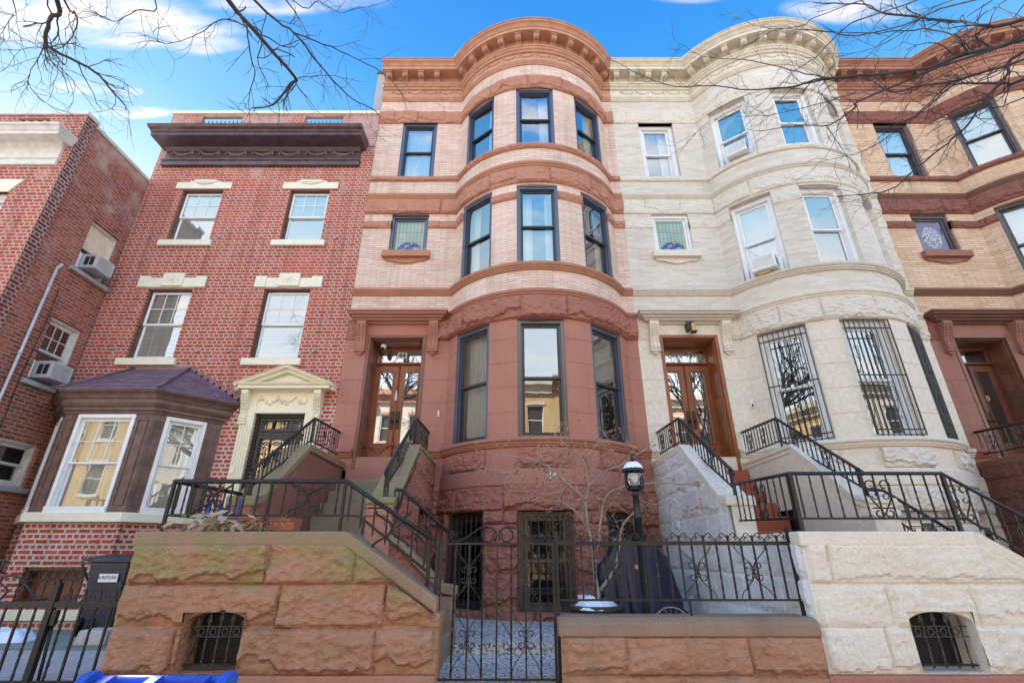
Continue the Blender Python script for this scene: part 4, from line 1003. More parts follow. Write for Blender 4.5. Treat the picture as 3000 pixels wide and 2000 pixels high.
tr.location = (tr.location.x, tr.location.y-.008, tr.location.z)
q, _w = bay_frame(-1, 7, 2.645, -.060)
text_mesh('44', .17, q, 'plastic_white', H44, name='house_number', ext=.006)

def win42(lv, k):
    d = dict(fm='whitepaint', sm_='whitepaint', gm='glass', cw=.10, rec=.10)
    if lv == 0: d.update(cover='none' if k != 3 else 'right', split=.5)
    if lv == 1: d.update(cover='full' if k == 2 else 'none', blinds=True if k == 0 else None)
    if lv == 2: d.update(cover='none', gm='glasslow')
    if lv == 3: d.update(cover='none', blinds=True)
    if k == 3 and lv == 1: d['fm'] = 'whitepaint'
    return d
def grille42(F, w, h, wo, k): iron_spears(F, w-.06, h*.75, wo, 'iron', 7, rings=(.28,), z0=.03)
P42 = dict(brick='brick_white', rock='rock42', trim='trim42', cornice='cornice42', smooth='smooth42', lowrock='rock42', hood='trim42', console='smooth42', sill='smooth42', stained='stained_a', win=win42, grille=grille42, bz=1.25, ramp=.5)
H42 = rowhouse(2.64, P42, 'off-white painted row house with white window frames, between the peach brick and orange brick houses', 2)
door_pair(Fr((1.065, FY, 2.93)), 1.23, 2.81, H42, 'wood42', panel='plain', frame_m='wood42')
text_mesh('Forty Two', .19, Fr((1.065, FY+.485, 5.42)), 'gold', H42, name='house_name', ext=.001, shear=.45)
for k, (a, b) in enumerate(WIN):                                # parlour window guards
    F, wd = bay_frame(a, b, 3.35, -.06 if k < 2 else -.005); h = 2.22; mb = MB(); w = wd-.05
    F.frame(mb, w, 0.02, h, .018, 0, .02)
    for z in (.12, h*.5, h-.18): F.box(mb, -w/2, w/2, .004, .012, z-.012, z+.012)
    for i in range(1, 9):
        u = -w/2+w*i/9; mb.bar(F(u, .016, .0), F(u, .016, h), .006)
    G = Fr(F(0, .026, 0), F.t, F.n)
    if k != 0:
        heart(mb, G, .02, h*.12, h*.46, .20, .006); heart(mb, G, .0, h*.58, h*.92, .20, .006)
    else:
        scroll_collar(mb, G, 0, h*.3, .10, .006); scroll_collar(mb, G, 0, h*.72, .10, .006)
    mb.build('window_guard', 'blackiron', H42)
def win40(lv, k):
    d = dict(fm='purpleframe', sm_='darkframe', gm='glass', cover='none', blinds=True if lv < 2 else None, rec=.06)
    return d
P40 = dict(brick='brick_amber', rock='rock40', trim='trim40', cornice='cornice40', smooth='brown40', lowrock='rock40', hood='trim40', console='brown40', sill='brown40', stained='stained_b', win=win40)
H40 = rowhouse(8.76, P40, 'orange brick row house with dark brown trim and purple window frames, at the right edge', 3)
door_pair(Fr((1.065, FY, 2.93)), 1.23, 2.81, H40, 'darkwood', panel='plain', frame_m='darkwood', glassm='glass')
OFF[0] = 8.76
text_mesh('4', .16, Fr((.92, FY+.485, 4.55)), 'gold', H40, name='house_number'); text_mesh('0', .16, Fr((1.22, FY+.485, 4.45)), 'gold', H40, name='house_number')
OFF[0] = 0
# ------------------------------------------------------------------ red brick house
RX0, RX1 = -8.9, -3.48
RB = thing('brick_house', 'red brick house with a plum painted cornice and a plum angled bay window', 'house', ((RX0+RX1)/2, FY, 0))
rp = Path([(RX1-RX0, straight(RX0, FY, 1, 0))]); X = lambda x: x-RX0
wins = [(-7.99, -7.0, 8.12, 9.62), (-5.38, -4.42, 8.12, 9.62), (-7.99, -7.02, 5.20, 6.86), (-5.44, -4.43, 5.20, 6.86)]
hol = [(X(a), X(b), c, d) for a, b, c, d in wins]+[(X(-5.02), X(-4.04), 1.9, 4.03)]
mb = MB(); surf(mb, rp, 0, rp.len, 4.2, 11.0, 0, holes=hol, reveal=.2); mb.build('brick_wall', 'brick_red', RB)
mb = MB(); surf(mb, rp, 0, rp.len, .3, 4.2, 0, holes=hol+[(X(-8.6), X(-5.8), .3, 4.0)], reveal=.2); mb.build('brick_wall', 'brick_redlow', RB)
for a, b, c, d in wins:
    F = Fr(((a+b)/2, FY, c)); o = window(F, b-a, d-c, RB, fm='plumbay', sm_='whitepaint', gm='glass', cw=.020, rec=.045, cover='none', lites=(3, 2), blinds=True, fd=.10, st=.045)
    mb = MB(); F.box(mb, -.62, .60, 0, .07, -.15, 0); mb.build('window_sill', 'cream', RB, bev=.006)
    h = d-c; mb = MB()
    if c > 7:
        F.box(mb, -.67, .67, 0, .035, h+.01, h+.20); F.box(mb, -.26, .28, 0, .05, h+.20, h+.27); F.box(mb, -.36, .38, 0, .035, h+.20, h+.245)
        for s in (0, .25, -.25): pass
        mb.tube([F(-.22+.44*i/10, .05, h+.19-.05*(1-((i-5)/5)**2)) for i in range(11)], .014, 5)
    else:
        F.box(mb, -.66, .66, 0, .025, h+.03, h+.27)
        for s in (-1, 1): F.box(mb, s*.62-.12, s*.62+.12, 0, .045, h+.025, h+.30)
        F.box(mb, -.22, .24, 0, .06, h+.05, h+.37)
        for i in range(14): mb.ball(F(.01+.15*cos(i*2.4)*(i/14), .062, h+.21+.10*sin(i*2.4)*(i/14)), .022, 6, 4)
    mb.build('window_lintel', 'cream', RB, bev=.006)
# star anchors
for (x, z) in ((-8.3, 5.42), (-6.5, 5.36), (-5.85, 5.36), (-4.1, 5.36), (-8.35, 8.25), (-6.75, 8.2), (-5.8, 8.2), (-4.05, 8.2)):
    F = Fr((x, FY, z)); mb = MB(); mb.tube([F(-.03, .02, -.015), F(.05, .10, .01)], .010, 5); mb.tube([F(0, 0, 0), F(0, .06, 0)], .014, 5); F.box(mb, -.045, .015, .03, .045, -.012, .016); mb.build('wall_hook', 'silver', RB)
# cornice
def block_moulding(name, x0, x1, prof, m, parent, side=.5, yw=FY):
    mb = MB(); n = len(prof)
    A = [(x0-o*side, yw-o, z) for o, z in prof]; B = [(x1+o*side, yw-o, z) for o, z in prof]
    mb.add(A+B, [(i, i+n, i+1+n, i+1) for i in range(n-1)])
    for Q in (A, B):
        W2 = [(q[0], yw+.01, q[2]) for q in Q]; mb.add(Q+W2, [(i, i+n, i+1+n, i+1) for i in range(n-1)])
    return mb.build(name, m, parent)
block_moulding('frieze', -8.66, -3.84, [(0, 10.33), (.09, 10.33), (.09, 10.45), (.12, 10.46), (.12, 10.50), (.05, 10.53), (.05, 10.90), (0, 10.9)], 'plum', RB)
mb = MB(); fp = Path([(4.8, straight(-8.65, FY, 1, 0))])
for k in range(7): swag(mb, fp, .40+k*.67, 10.78, .50, .13, .065, .017)
mb.build('garland', 'garlandplum', RB)
block_moulding('cornice', -8.66, -3.84, [(0, 10.78), (.07, 10.78), (.12, 10.83), (.14, 10.86), (.52, 10.86), (.52, 10.94), (.54, 10.945), (.54, 10.96), (.57, 10.99), (.63, 11.01), (.66, 11.06), (.67, 11.08), (0, 11.13)], 'plum', RB, .30)
# parapet with two barred gaps
mb = MB(); pp = Path([(RX1-RX0, straight(RX0, FY-.02, 1, 0))])
gaps = [(X(-8.12), X(-7.05), 11.2, 12.03), (X(-5.42), X(-4.42), 11.2, 12.03)]
surf(mb, pp, 0, pp.len, 11.0, 12.10, 0, holes=gaps, reveal=.09)
for v in [(RX0, FY-.02), ]: mb.box(RX0, RX0+.01, FY-.02, FY+.069, 11, 12.1)
mb.box(RX1-.01, RX1, FY-.01, FY+.069, 11, 12.1)
pb = Path([(RX1-RX0, straight(RX0, FY+.07, 1, 0))]); surf(mb, pb, 0, pb.len, 11.0, 12.10, 0, holes=gaps)
mb.build('parapet', 'brick_red', RB)
mb = MB(); mb.box(RX0-.03, RX1, FY-.07, FY+.12, 12.10, 12.20); mb.build('coping', 'cream', RB, bev=.01)
for g in gaps:
    a, b = g[0]+RX0, g[1]+RX0; mb = MB(); mb.box(a, b, FY+.02, FY+.04, 11.80, 11.82)
    for i in range(10): mb.bar((a+.05+i*(b-a-.1)/9, FY+.03, 11.2), (a+.05+i*(b-a-.1)/9, FY+.03, 11.92), .008)
    mb.build('parapet_bars', 'iron', RB)
mb = MB(); mb.box(RX0, RX1, FY+.08, FY+11, 10.9, 11.0); mb.build('roof', 'roofing', RB)
mb = MB(); mb.box(RX0+.02, RX1-.02, FY+1.5, FY+11, .3, 10.9); mb.build('side_wall', 'brick_orange', RB)
mb = MB(); mb.box(RX0, RX0+.02, FY+.003, FY+11, .3, 11.0); mb.box(RX1-.02, RX1, FY+.003, FY+11, .3, 11.0); mb.build('side_wall', 'brick_orange', RB)
mb = MB(); mb.box(-4.02, -3.50, 10.1, 10.8, 11.0, 14.72); mb.build('chimney', 'stucco', RB, bev=.01)
mb = MB(); mb.box(-4.06, -3.50, 10.05, 10.85, 14.72, 14.80); mb.build('chimney_cap', 'asphalt', RB, bev=.01)
# doorway
F = Fr((-4.53, FY, 1.9)); mb = MB()
for s in (-1, 1):
    F.box(mb, s*.62-.13, s*.62+.13, 0, .07, 0, 2.45)
    for k in range(4): F.box(mb, s*.62-.10+.055*k, s*.62-.075+.055*k, .07, .082, .1, 1.95)
F.box(mb, -.75, .75, 0, .06, 2.16, 2.56); F.box(mb, -.52, .52, .06, .08, 2.13, 2.18)
mb.build('door_surround', 'creamdoor', RB, bev=.006)
mb = MB(); fp = Path([(1.3, straight(-5.18, FY, 1, 0))])
for i in range(46): 
    t = random.random(); mb.ball((-5.02+.98*t, FY-.072, 4.28+.06*sin(t*19)+random.uniform(-.045, .045)), random.uniform(.012, .026), 5, 4)
mb.tube([(-5.02+.98*i/20, FY-.065, 4.28+.06*sin(i*.95)) for i in range(21)], .014, 5)
mb.build('garland', 'creamdoor', RB)
for s in (-1, 1): console(Fr((-4.53+s*.71, FY, 0)), 3.72, 4.47, .14, 'creamdoor', RB)
block_moulding('pediment', -5.19, -3.80, [(0, 4.46), (.06, 4.46), (.10, 4.49), (.22, 4.50), (.22, 4.56), (.25, 4.57), (.27, 4.61), (0, 4.62)], 'creamdoor', RB, .95)
for s in (-1, 1):
    mb = MB(); x0, x1, za, zb = -4.5-s*.98, -4.5, 4.60, 4.99
    prof = [(.0, -.13), (.16, -.13), (.17, -.07), (.24, -.06), (.25, -.03), (.28, .0), (0, .0)]; n = len(prof)
    A = [(x0, FY-o, za+z) for o, z in prof]; B = [(x1, FY-o, zb+z) for o, z in prof]
    mb.add(A+B, [(i, i+n, (i+1) % n+n, (i+1) % n) for i in range(n)]+[tuple(range(n)), tuple(range(2*n-1, n-1, -1))]); mb.build('pediment', 'creamdoor', RB)
mb = MB(); mb.prism([(-5.35, 4.60), (-3.65, 4.60), (-4.5, 4.94)], 'y', FY-.06, FY); mb.prism([(-5.0, 4.64), (-4.0, 4.64), (-4.5, 4.84)], 'y', FY-.075, FY-.06); mb.build('pediment', 'creamdoor', RB)
F = Fr((-4.53, FY, 1.9))
mb = MB(); F.frame(mb, .98, 0, 2.13, .06, -.16, -.04); F.box(mb, -.43, .43, -.14, -.06, 1.72, 1.79)
df = mb.build('door_frame', 'doorblack', RB, bev=.004)
mb = MB(); F.frame(mb, .84, .05, 1.72, .06, -.12, -.06, cb=.45); F.frame(mb, .84, 1.80, 2.06, .045, -.12, -.06)
G = Fr(F(0, -.06, 0))
for i in range(6):
    G2 = Fr(F(0, -.065, 0))
    if i < 5: mb.bar(F(-.34+.17*i, -.07, 1.82), F(-.34+.17*i, -.07, 2.04), .008)
    mb.tube(spiral(G2, (-.34+.136*i, 1.965), .045, 0, 1.3, 12), .007, 4); mb.tube(spiral(G2, (-.34+.136*i, 1.885), .045, pi, 1.3, 12), .007, 4)
for i in range(7): mb.bar(F(-.21+.07*i, -.07, .52), F(-.21+.07*i, -.07, 1.45), .008)
for s in (-1, 1):
    for j in range(9): mb.tube(spiral(G2, (s*.29, .58+.115*j), .058, j*pi, 1.2, 12, s), .0085, 4)
for i in range(7): mb.tube(spiral(G2, (-.3+.1*i, 1.58), .055, i*pi, 1.2, 12), .0085, 4)
mb.tube(arc_pts(G2, (0, 1.28), .14, 0, 2*pi, 18), .008, 4)
for i in range(4): mb.tube(spiral(G2, (.07*cos(i*pi/2+.78), 1.28+.07*sin(i*pi/2+.78)), .06, i*pi/2, 1.2, 12), .007, 4)
dd = mb.build('door', 'doorblack', RB)
mb = MB(); mb.add([F(-.42, -.13, .05), F(.42, -.13, .05), F(.42, -.13, 2.05), F(-.42, -.13, 2.05)], [(0, 1, 2, 3)]); mb.build('pane', 'glassm', dd)
mb = MB(); mb.ball(F(-.36, -.01, .95), .035, 8, 6); mb.build('door_knob', 'brass', dd)
room(F, .98, 2.1, RB, d0=-.2)
mb = MB(); mb.box(-5.3, -3.75, 8.3, FY-.001, .44, 1.88); mb.box(-5.3, -3.75, 7.9, 8.3, .44, 1.4); mb.build('front_step', 'side44', RB, bev=.01)
MT['plumflash'] = paint('plumflash', (.26,.14,.16), .6, .25)
# bay window
BAY = [(-8.88, FY), (-8.02, 8.5), (-6.44, 8.5), (-5.64, FY)]
def bayfr(i, z, rec=0):
    a, b = Vector((*BAY[i], 0)), Vector((*BAY[i+1], 0)); t = (b-a); w_ = t.length; t.normalize(); m_ = (a+b)/2
    return Fr((m_.x-t.y*0, m_.y, z), (t.x, t.y), (t.y, -t.x)), w_
def offpoly(o):
    # miter offset of the bay outline
    (x0, y0), (x1, y1), (x2, y2), (x3, y3) = BAY; k = .4142
    return [(x0-o*1.35, y0), (x1-o*k, y1-o), (x2+o*k, y2-o), (x3+o*1.414, y3)]
def baysweep(name, prof, m, bev=0):
    mb = MB(); n = len(prof); rows = [[(x, y, z) for (x, y) in [offpoly(o)[k]]][0] for k in range(4) for o, z in prof]
    mb.add(rows, [(k*n+i, (k+1)*n+i, (k+1)*n+i+1, k*n+i+1) for k in range(3) for i in range(n-1)])
    return mb.build(name, m, RB, bev)
bw = []
for i in range(3):
    F, wd = bayfr(i, 0)
    ww = {0: .62, 1: 1.03, 2: .66}[i]; off = {0: 0, 1: -.02, 2: -.03}[i]; F = Fr(F(off, 0, 0), F.t, F.n)
    mb = MB(); G = F
    G.box(mb, -wd/2-off, -ww/2, -.10, 0, 2.13, 3.84); G.box(mb, ww/2, wd/2-off, -.10, 0, 2.13, 3.84); G.box(mb, -ww/2, ww/2, -.10, 0, 3.80, 3.84)
    for s in (-1, 1):
        c0 = (-wd/2-off-ww/2)/2 if s < 0 else (wd/2-off+ww/2)/2; pw = abs((wd/2-off*s*s)-ww/2) if False else ((ww/2+0) - 0)
        hw_ = abs(c0)-ww/2-.055
        if hw_ > .03:
            H2 = Fr(G(c0, 0, 0), G.t, G.n); H2.frame(mb, hw_*2, 2.26, 3.72, .018, 0, .014)
    mb.build('bay_panel', 'plumbay', RB, bev=.004)
    G = Fr(F(0, 0, 2.15), F.t, F.n); wo = window(G, ww, 1.66, RB, fm='whitepaint', sm_='whitepaint', gm='glassbay', cw=.06, rec=-.02, cover='full', lites=(3, 2) if i == 1 else (2, 2), fd=.12, st=.035)
    mb = MB(); G.box(mb, -ww/2+.002, ww/2-.002, -.03, .045, -.01, .09); mb.build('window_sill', 'whitepaint', wo)
baysweep('bay_cornice', [(0, 3.82), (.02, 3.82), (.03, 3.86), (.06, 3.88), (.06, 3.93), (.08, 3.94), (.10, 3.98), (.11, 4.0), (.11, 4.07), (.13, 4.08), (.15, 4.13), (.18, 4.17), (.21, 4.185), (.22, 4.23), (0, 4.27)], 'plumbay')
baysweep('bay_sill', [(-.1, 2.0), (.07, 2.0), (.07, 2.13), (.06, 2.145), (-.1, 2.16)], 'cream')
e = offpoly(.235); mb = MB(); rt = [(-7.72, FY, 4.97), (-6.59, FY, 4.97)]
pts = [(x, y, 4.235) for x, y in e]
lo = [(x, y, 4.215) for x, y in e]
mb.add(pts+rt, [(0, 1, 4), (1, 2, 5, 4), (2, 3, 5)]); mb.add(pts+lo, [(0, 1, 5, 4), (1, 2, 6, 5), (2, 3, 7, 6)])
# shingle butts
for r in range(1, 6):
    t = r/6
    for (a, b, c, d) in ((pts[1], pts[2], rt[0], rt[1]), (pts[2], pts[3], rt[1], rt[1])):
        A = Vector(a).lerp(Vector(c), t); B = Vector(b).lerp(Vector(d), t); mb.tube([A, B], .006, 4)
mb.build('bay_roof', 'plumroof', RB)
mb = MB(); mb.tube([Vector(pts[1])+Vector((0, 0, .02)), Vector(rt[0])+Vector((0, 0, .02))], .03, 6); mb.tube([Vector(pts[2])+Vector((0, 0, .02)), Vector(rt[1])+Vector((0, 0, .02))], .03, 6); mb.build('roof_ridge', 'plumroof', RB)
mb = MB()
for k in range(9):
    t = k/9; x = rt[1][0]+(e[3][0]-rt[1][0])*t; z = 4.97+(4.25-4.97)*t; mb.box(x-.02, x+.17, FY-.006, FY, z-.12, z+.03)
    x = rt[0][0]+(e[0][0]-rt[0][0])*t; mb.box(x-.15, x+.02, FY-.006, FY, z-.12, z+.03)
mb.box(-7.75, -6.56, FY-.012, FY, 4.8, 5.04)
mb.build('flashing', 'plumflash', RB)
bp = [(-8.80, FY), (-8.04, 8.53), (-6.46, 8.53), (-5.69, FY)]
for i in range(3):
    a, b = Vector((*bp[i], 0)), Vector((*bp[i+1], 0)); t = b-a; ln = t.length; t.normalize()
    pth = Path([(ln, straight(a.x, a.y, t.x, t.y))]); mb = MB()
    hl = [(.26, 1.27, .74, 1.32)] if i == 1 else []
    surf(mb, pth, 0, ln, .3, 2.0, 0, holes=hl, reveal=.25, uvo=(i*.37, 0)); mb.build('brick_wall', 'brick_redlow', RB)
for k in range(22):                                             # toothed brick corner
    if k % 2: continue
    z = .46+.079*k
    if z > 1.9: break
    mb = MB(); mb.box(-6.50, -6.42, 8.50, 8.56, z, z+.07); mb.build('corner_brick', 'brick_redlow', RB)
F = Fr((-7.275, 8.53, .74)); mb = MB()
for i in range(17): F.box(mb, -.56+.068*i, -.56+.068*i+.048, 0, .006, .585, .78)
mb.build('brick_lintel', 'brick_redlow', RB)
mb = MB(); F.frame(mb, 1.01, 0, .58, .05, -.16, -.06); F.box(mb, -.5, .5, -.2, -.18, 0, .58); mb.build('cellar_window', 'darkwood', RB)
mb = MB(); F.box(mb, -.50, .50, .0, .012, .53, .545); F.box(mb, -.50, .50, .0, .012, .385, .40); F.box(mb, -.50, .50, .0, .012, .12, .135)
G2 = Fr(F(0, .006, 0))
for i in range(7): mb.tube(arc_pts(G2, (-.43+.143*i, .462), .058, 0, 2*pi, 14), .008, 4)
for i in range(8): mb.bar(F(-.49+.14*i, .006, .0), F(-.49+.14*i, .006, .39), .006); mb.tube(spiral(G2, (-.45+.13*i, .06), .045, 0, 1, 10), .007, 4)
mb.build('iron_grille', 'iron', RB)
mb = MB(); F.box(mb, -.80, .62, -.05, .05, -.16, -.01); mb.build('cellar_sill', 'cream', RB, bev=.008)
mb = MB(); G = Fr((-5.20, FY, 2.95)); G.box(mb, -.03, .03, .07, .09, -.06, .06); mb.build('doorbell', 'plastic_white', RB)
# ------------------------------------------------------------------ far left house
AX, AY = -8.9, 7.4
OFF[0] = 0
HA = thing('brick_house', 'lower brick house with white cornice and bare orange side wall, at the left edge', 'house', (-12, AY, 0))
pa = Path([(6, straight(-14.9, AY, 1, 0))]); fa = [(6-.7-1.1, 6-.73, 6.2, 7.88), (1.5, 2.5, 6.2, 7.88), (4.1, 5.2, 2.6, 4.6)]
fa = [(3.9, 5.20, 6.2, 7.9), (1.5, 2.6, 6.2, 7.9), (3.9, 5.2, 2.6, 4.6)]
mb = MB(); surf(mb, pa, 0, 6, .3, 9.3, 0, holes=fa, reveal=.2); pg = [(4.62, 5.25, 9.3, 9.85)]; surf(mb, pa, 0, 6, 9.3, 9.93, 0, holes=pg, reveal=.25); mb.build('brick_wall', 'brick_red', HA)
for a, b, c, d in fa:
    F = Fr((-14.9+(a+b)/2, AY, c)); window(F, b-a, d-c, HA, fm='whitepaint', sm_='whitepaint', cw=.06, rec=.08, cover='none', lites=(3, 2), blinds=True)
    mb = MB(); w2 = (b-a)/2; hh = d-c
    mb.prism([(-14.9+(a+b)/2-w2, d), (-14.9+(a+b)/2+w2, d), (-14.9+(a+b)/2+w2+.20, d+.30), (-14.9+(a+b)/2-w2-.20, d+.30)], 'y', AY-.03, AY+.05); mb.prism([(-14.9+(a+b)/2-.15, d-.02), (-14.9+(a+b)/2+.15, d-.02), (-14.9+(a+b)/2+.22, d+.38), (-14.9+(a+b)/2-.22, d+.38)], 'y', AY-.05, AY+.05)
    mb.build('window_lintel', 'cream', HA, bev=.005)
block_moulding('cornice', -14.9, -9.06, [(0, 8.56), (.05, 8.56), (.05, 8.68), (.08, 8.70), (.05, 8.72), (.05, 8.98), (.08, 9.0), (.12, 9.02), (.13, 9.06), (.34, 9.06), (.34, 9.13), (.36, 9.14), (.40, 9.20), (.44, 9.22), (.44, 9.26), (0, 9.3)], 'offwhite', HA, .45, AY)
for i in range(4): 
    mb = MB(); mb.lathe((-10.2+.19*i, AY+.12, 9.3), [(.07, 0), (.07, .08), (.04, .1), (.085, .22), (.05, .42), (.04, .46), (.07, .48), (.07, .56)], 10); mb.build('baluster', 'cream', HA)
sp_ = Path([(.25, straight(AX, AY, 0, 1)), ]); mb = MB(); surf(mb, sp_, 0, .25, .3, 9.93, 0); mb.add([(AX, AY+.25, .3), (AX-.04, AY+.25, .3), (AX-.04, AY+.25, 9.93), (AX, AY+.25, 9.93)], [(0, 1, 2, 3)]); mb.build('brick_wall', 'brick_dark', HA)
so = Path([(6.65, straight(AX-.03, AY+.25, 0, 1))]); sh = [(.78, 1.53, 6.86, 8.05), (.78, 1.51, 4.46, 5.76), (.70, 1.55, 2.62, 3.40)]
mb = MB(); surf(mb, so, 0, 6.6, .3, 9.86, 0, holes=sh, reveal=.2); mb.build('side_wall', 'brick_orange', HA)
mb = MB(); mb.box(-14.9, AX+.03, AY-.04, AY+.29, 9.93, 10.02); mb.box(AX-.28, AX+.01, AY+.291, AY+6.8, 9.86, 9.94); mb.build('coping', 'offwhite', HA, bev=.01)
mb = MB(); mb.box(-14.9, AX-.4, AY+1.2, AY+10, .3, 9.3); mb.build('roof', 'roofing', HA)
for n_, (a, b, c, d) in enumerate(sh):
    F = Fr((AX-.03, AY+.25+(a+b)/2, c), (0, 1), (1, 0))
    o = window(F, b-a, d-c, HA, fm='offwhite', sm_='offwhite', cw=.05, rec=.06, cover='none', lites=(3, 2) if n_ == 1 else None, gm='glassc')
    if n_ == 0:
        mb = MB(); F.box(mb, -.30, .30, -.115, -.112, .55, 1.12); mb.build('shade', 'shade', o)
    mb = MB(); F.box(mb, -.48, .46, -.05, .09, -.10, -.01); mb.build('window_sill', 'stucco', HA, bev=.01)
def ac_unit(F, label, w=.46, h=.34, d=.28, m='plastic_grey', group='window air conditioners', prop=None):
    """F: bottom centre on the wall plane"""
    g = thing('air_conditioner', label, 'air conditioner', F(0, d/2, 0), group)
    mb = MB(); F.box(mb, -w/2, w/2, -.10, d, 0, h); mb.build('housing', m, g, bev=.012)
    mb = MB(); F.frame(mb, w-.02, .015, h-.015, .03, d+.001, d+.012)
    for i in range(11): F.box(mb, -w/2+.04, w/2-.04, d+.002, d+.008, .05+i*(h-.1)/11, .062+i*(h-.1)/11)
    for i in range(7): u = -w/2+.06+i*(w-.12)/6; F.box(mb, u-.004, u+.004, d+.009, d+.012, .045, h-.045)
    mb.build('grille', 'plastic_white' if m == 'plastic_white' else 'silver', g)
    for s in (-1, 1):
        for k in range(2): mb = MB(); F.box(mb, s*(w/2+.0012)-.001, s*(w/2+.0012)+.001, .04+k*.11, .13+k*.11, .07, h-.07); mb.build('vent', 'dark', g)
    mb = MB()
    for s in (-1, 1): F.box(mb, s*(w/2+.045)-.035, s*(w/2+.045)+.035, -.06, -.045, 0, h)
    mb.build('side_panel', 'plastic_white', g)
    return g
ac_unit(Fr((AX-.03, AY+.25+1.13, 6.93), (0, 1), (1, 0)), 'grey window air conditioner under the tan shade on the orange brick side wall')
ac_unit(Fr((AX-.03, AY+.25+1.10, 4.52), (0, 1), (1, 0)), 'grey window air conditioner under the dark six-pane window, lower one on the side wall')
mb = MB(); mb.tube([(AX+.05, 8.06, .5), (AX+.05, 8.06, 6.62)], .025, 8); mb.tube([(AX+.05, 8.06, 6.6), (AX+.05, 8.12, 6.72), (AX, 8.14, 6.72)], .03, 8)
for z in (1.6, 3.2, 4.8, 6.2): mb.tube([(AX+.05, 8.06, z), (AX+.05, 8.06, z+.05)], .034, 8)
solo(mb, 'conduit_pipe', 'silver', 'long grey conduit pipe running up the orange brick side wall', 'pipe')
mb = MB(); mb.tube([(AX+.01, 8.30+.02*sin(i), .5+i*.36) for i in range(17)], .008, 5); solo(mb, 'cable', 'dark', 'thin dark cable beside the pipe on the orange brick side wall', 'cable')
OFF[0] = 2.64
F, wd = bay_frame(*WIN[0], 6.88, 0); ac_unit(Fr(F(.02, .0, 0), F.t, F.n), 'white window air conditioner propped on a brick, second floor of the white house', .48, .34, .26, 'plastic_white')
mb = MB(); 
for u in (-.09, 0.0, .09): pass
F.box(mb, -.12, .10, .06, .20, -.055, -.003)
OFFb = solo(mb, 'brick', 'tan', 'yellow brick wedged under the white air conditioner', 'brick', bev=.004)
F, wd = bay_frame(*WIN[0], 10.05, 0); ac_unit(Fr(F(.03, -.03, 0), F.t, F.n), 'white window air conditioner on the top floor of the white house', .46, .32, .24, 'plastic_white')
OFF[0] = 0
# ------------------------------------------------------------------ stoops
S44 = dict(front='stoop44', side='side44', cope='cope44', cope2='cope44', step='step44', plinth='trim44', flank='stoop44', rflank='brownrock', pier='trim44', thresh='brown44')
S42 = dict(front='whitefront', side='smooth42', cope='whitefront', cope2='smooth42', step='redstep', plinth='brown44', flank='marble', rflank='smooth42', pier='smooth42', thresh='redstep', amp=.035)
S40 = dict(front='dark40', side='dark40', cope='trim40', cope2='trim40', step='dark40', plinth='dark40', flank='dark40', rflank='dark40', pier='dark40', thresh='dark40')
stoop(-3.48, S44, 'mossy reddish brown stone stoop with arched cellar window, left of the gate', 11)
stoop(2.64, S42, 'white painted stone stoop with red steps and an arched cellar window', 12, slope_x=1.65, lot='42')
stoop(8.76, S40, 'dark brown stone stoop at the right edge of the picture', 13)
side_railing(-3.48, .17, 'short black railing on the left side of the brown doors of number 44', 'iron')
side_railing(-3.48, 1.88, 'short black railing on the right side of the brown doors of number 44', 'iron')
side_railing(2.64, .155, 'black heart-scroll railing left of the red steps of the white house', 'blackiron', True)
side_railing(2.64, 1.79, 'black heart-scroll railing right of the red steps of the white house', 'blackiron', True)
side_railing(8.76, .16, 'black railing on the dark brown stoop at the right edge', 'blackiron', True)
# front railing 44
x = .13; y = 4.97
top = [(x, 6.25, 2.19), (x, y, 2.17), (1.83, y, 2.17), (2.72, y, 1.64)]; bot = [(x, 6.25, 1.87), (x, y, 1.855), (2.0, y, 1.845), (2.72, y, 1.34)]
F1 = lambda u, z: (Fr((u, y, z)), 's', (0, 0, .095, .006))
def longS(u, z, h, w=.17):
    return [[(u+sx*w*(1-cos(pi*t/8))/2, y, z+sz*(.02+h*t/8)) for t in range(9)] for sx in (-1, 1) for sz in (-1, 1)]
railing(-3.48, (1.3, y, 1.7), 'weathered black scrollwork railing on top of the mossy brown stoop wall', top, bot,
    [((x, y, 1.70), (x, y, 2.17), .014), ((1.10, y, 1.70), (1.10, y, 2.17), .011), ((1.83, y, 1.70), (1.83, y, 2.17), .013), ((2.70, y, 1.08), (2.70, y, 1.66), .016), ((2.05, y, 1.68), (2.05, y, 1.84), .010), ((x, 6.25, 1.70), (x, 6.25, 2.19), .012)],
    'ironw', .135, [F1(.55, 2.01), F1(1.47, 2.01), (Fr((2.33, y, 1.73)), 's', (0, 0, .09, .006)), (Fr((x, 5.6, 2.02), (0, 1), (1, 0)), 's', (0, 0, .09, .006))],
    ends=[[(2.70, y, 1.65), (2.74, y, 1.62), (2.755, y, 1.57), (2.735, y, 1.535), (2.70, y, 1.54), (2.69, y, 1.57)]]+longS(1.47, 2.01, .12)+longS(.55, 2.01, .12)+longS(2.33, 1.73, .14))
yy = 6.30
railing(-3.48, (2.4, yy, 1.3), 'thin sloping handrail with a curled end, just inside the gate', [(2.02, yy, 2.25), (2.12, yy, 2.24), (2.70, yy, 1.76)], [(2.02, yy, 1.90), (2.12, yy, 1.88), (2.70, yy, 1.42)],
    [((2.02, yy, 1.75), (2.02, yy, 2.25), .010), ((2.70, yy, 1.20), (2.70, yy, 1.78), .012)], 'ironw', .15, [(Fr((2.42, yy, 1.82)), 's', (0, 0, .07, .006))],
    ends=[spiral(Fr((0, yy, 0)), (2.745, 1.72), .045, pi*.7, 1.2, 14, -1)])
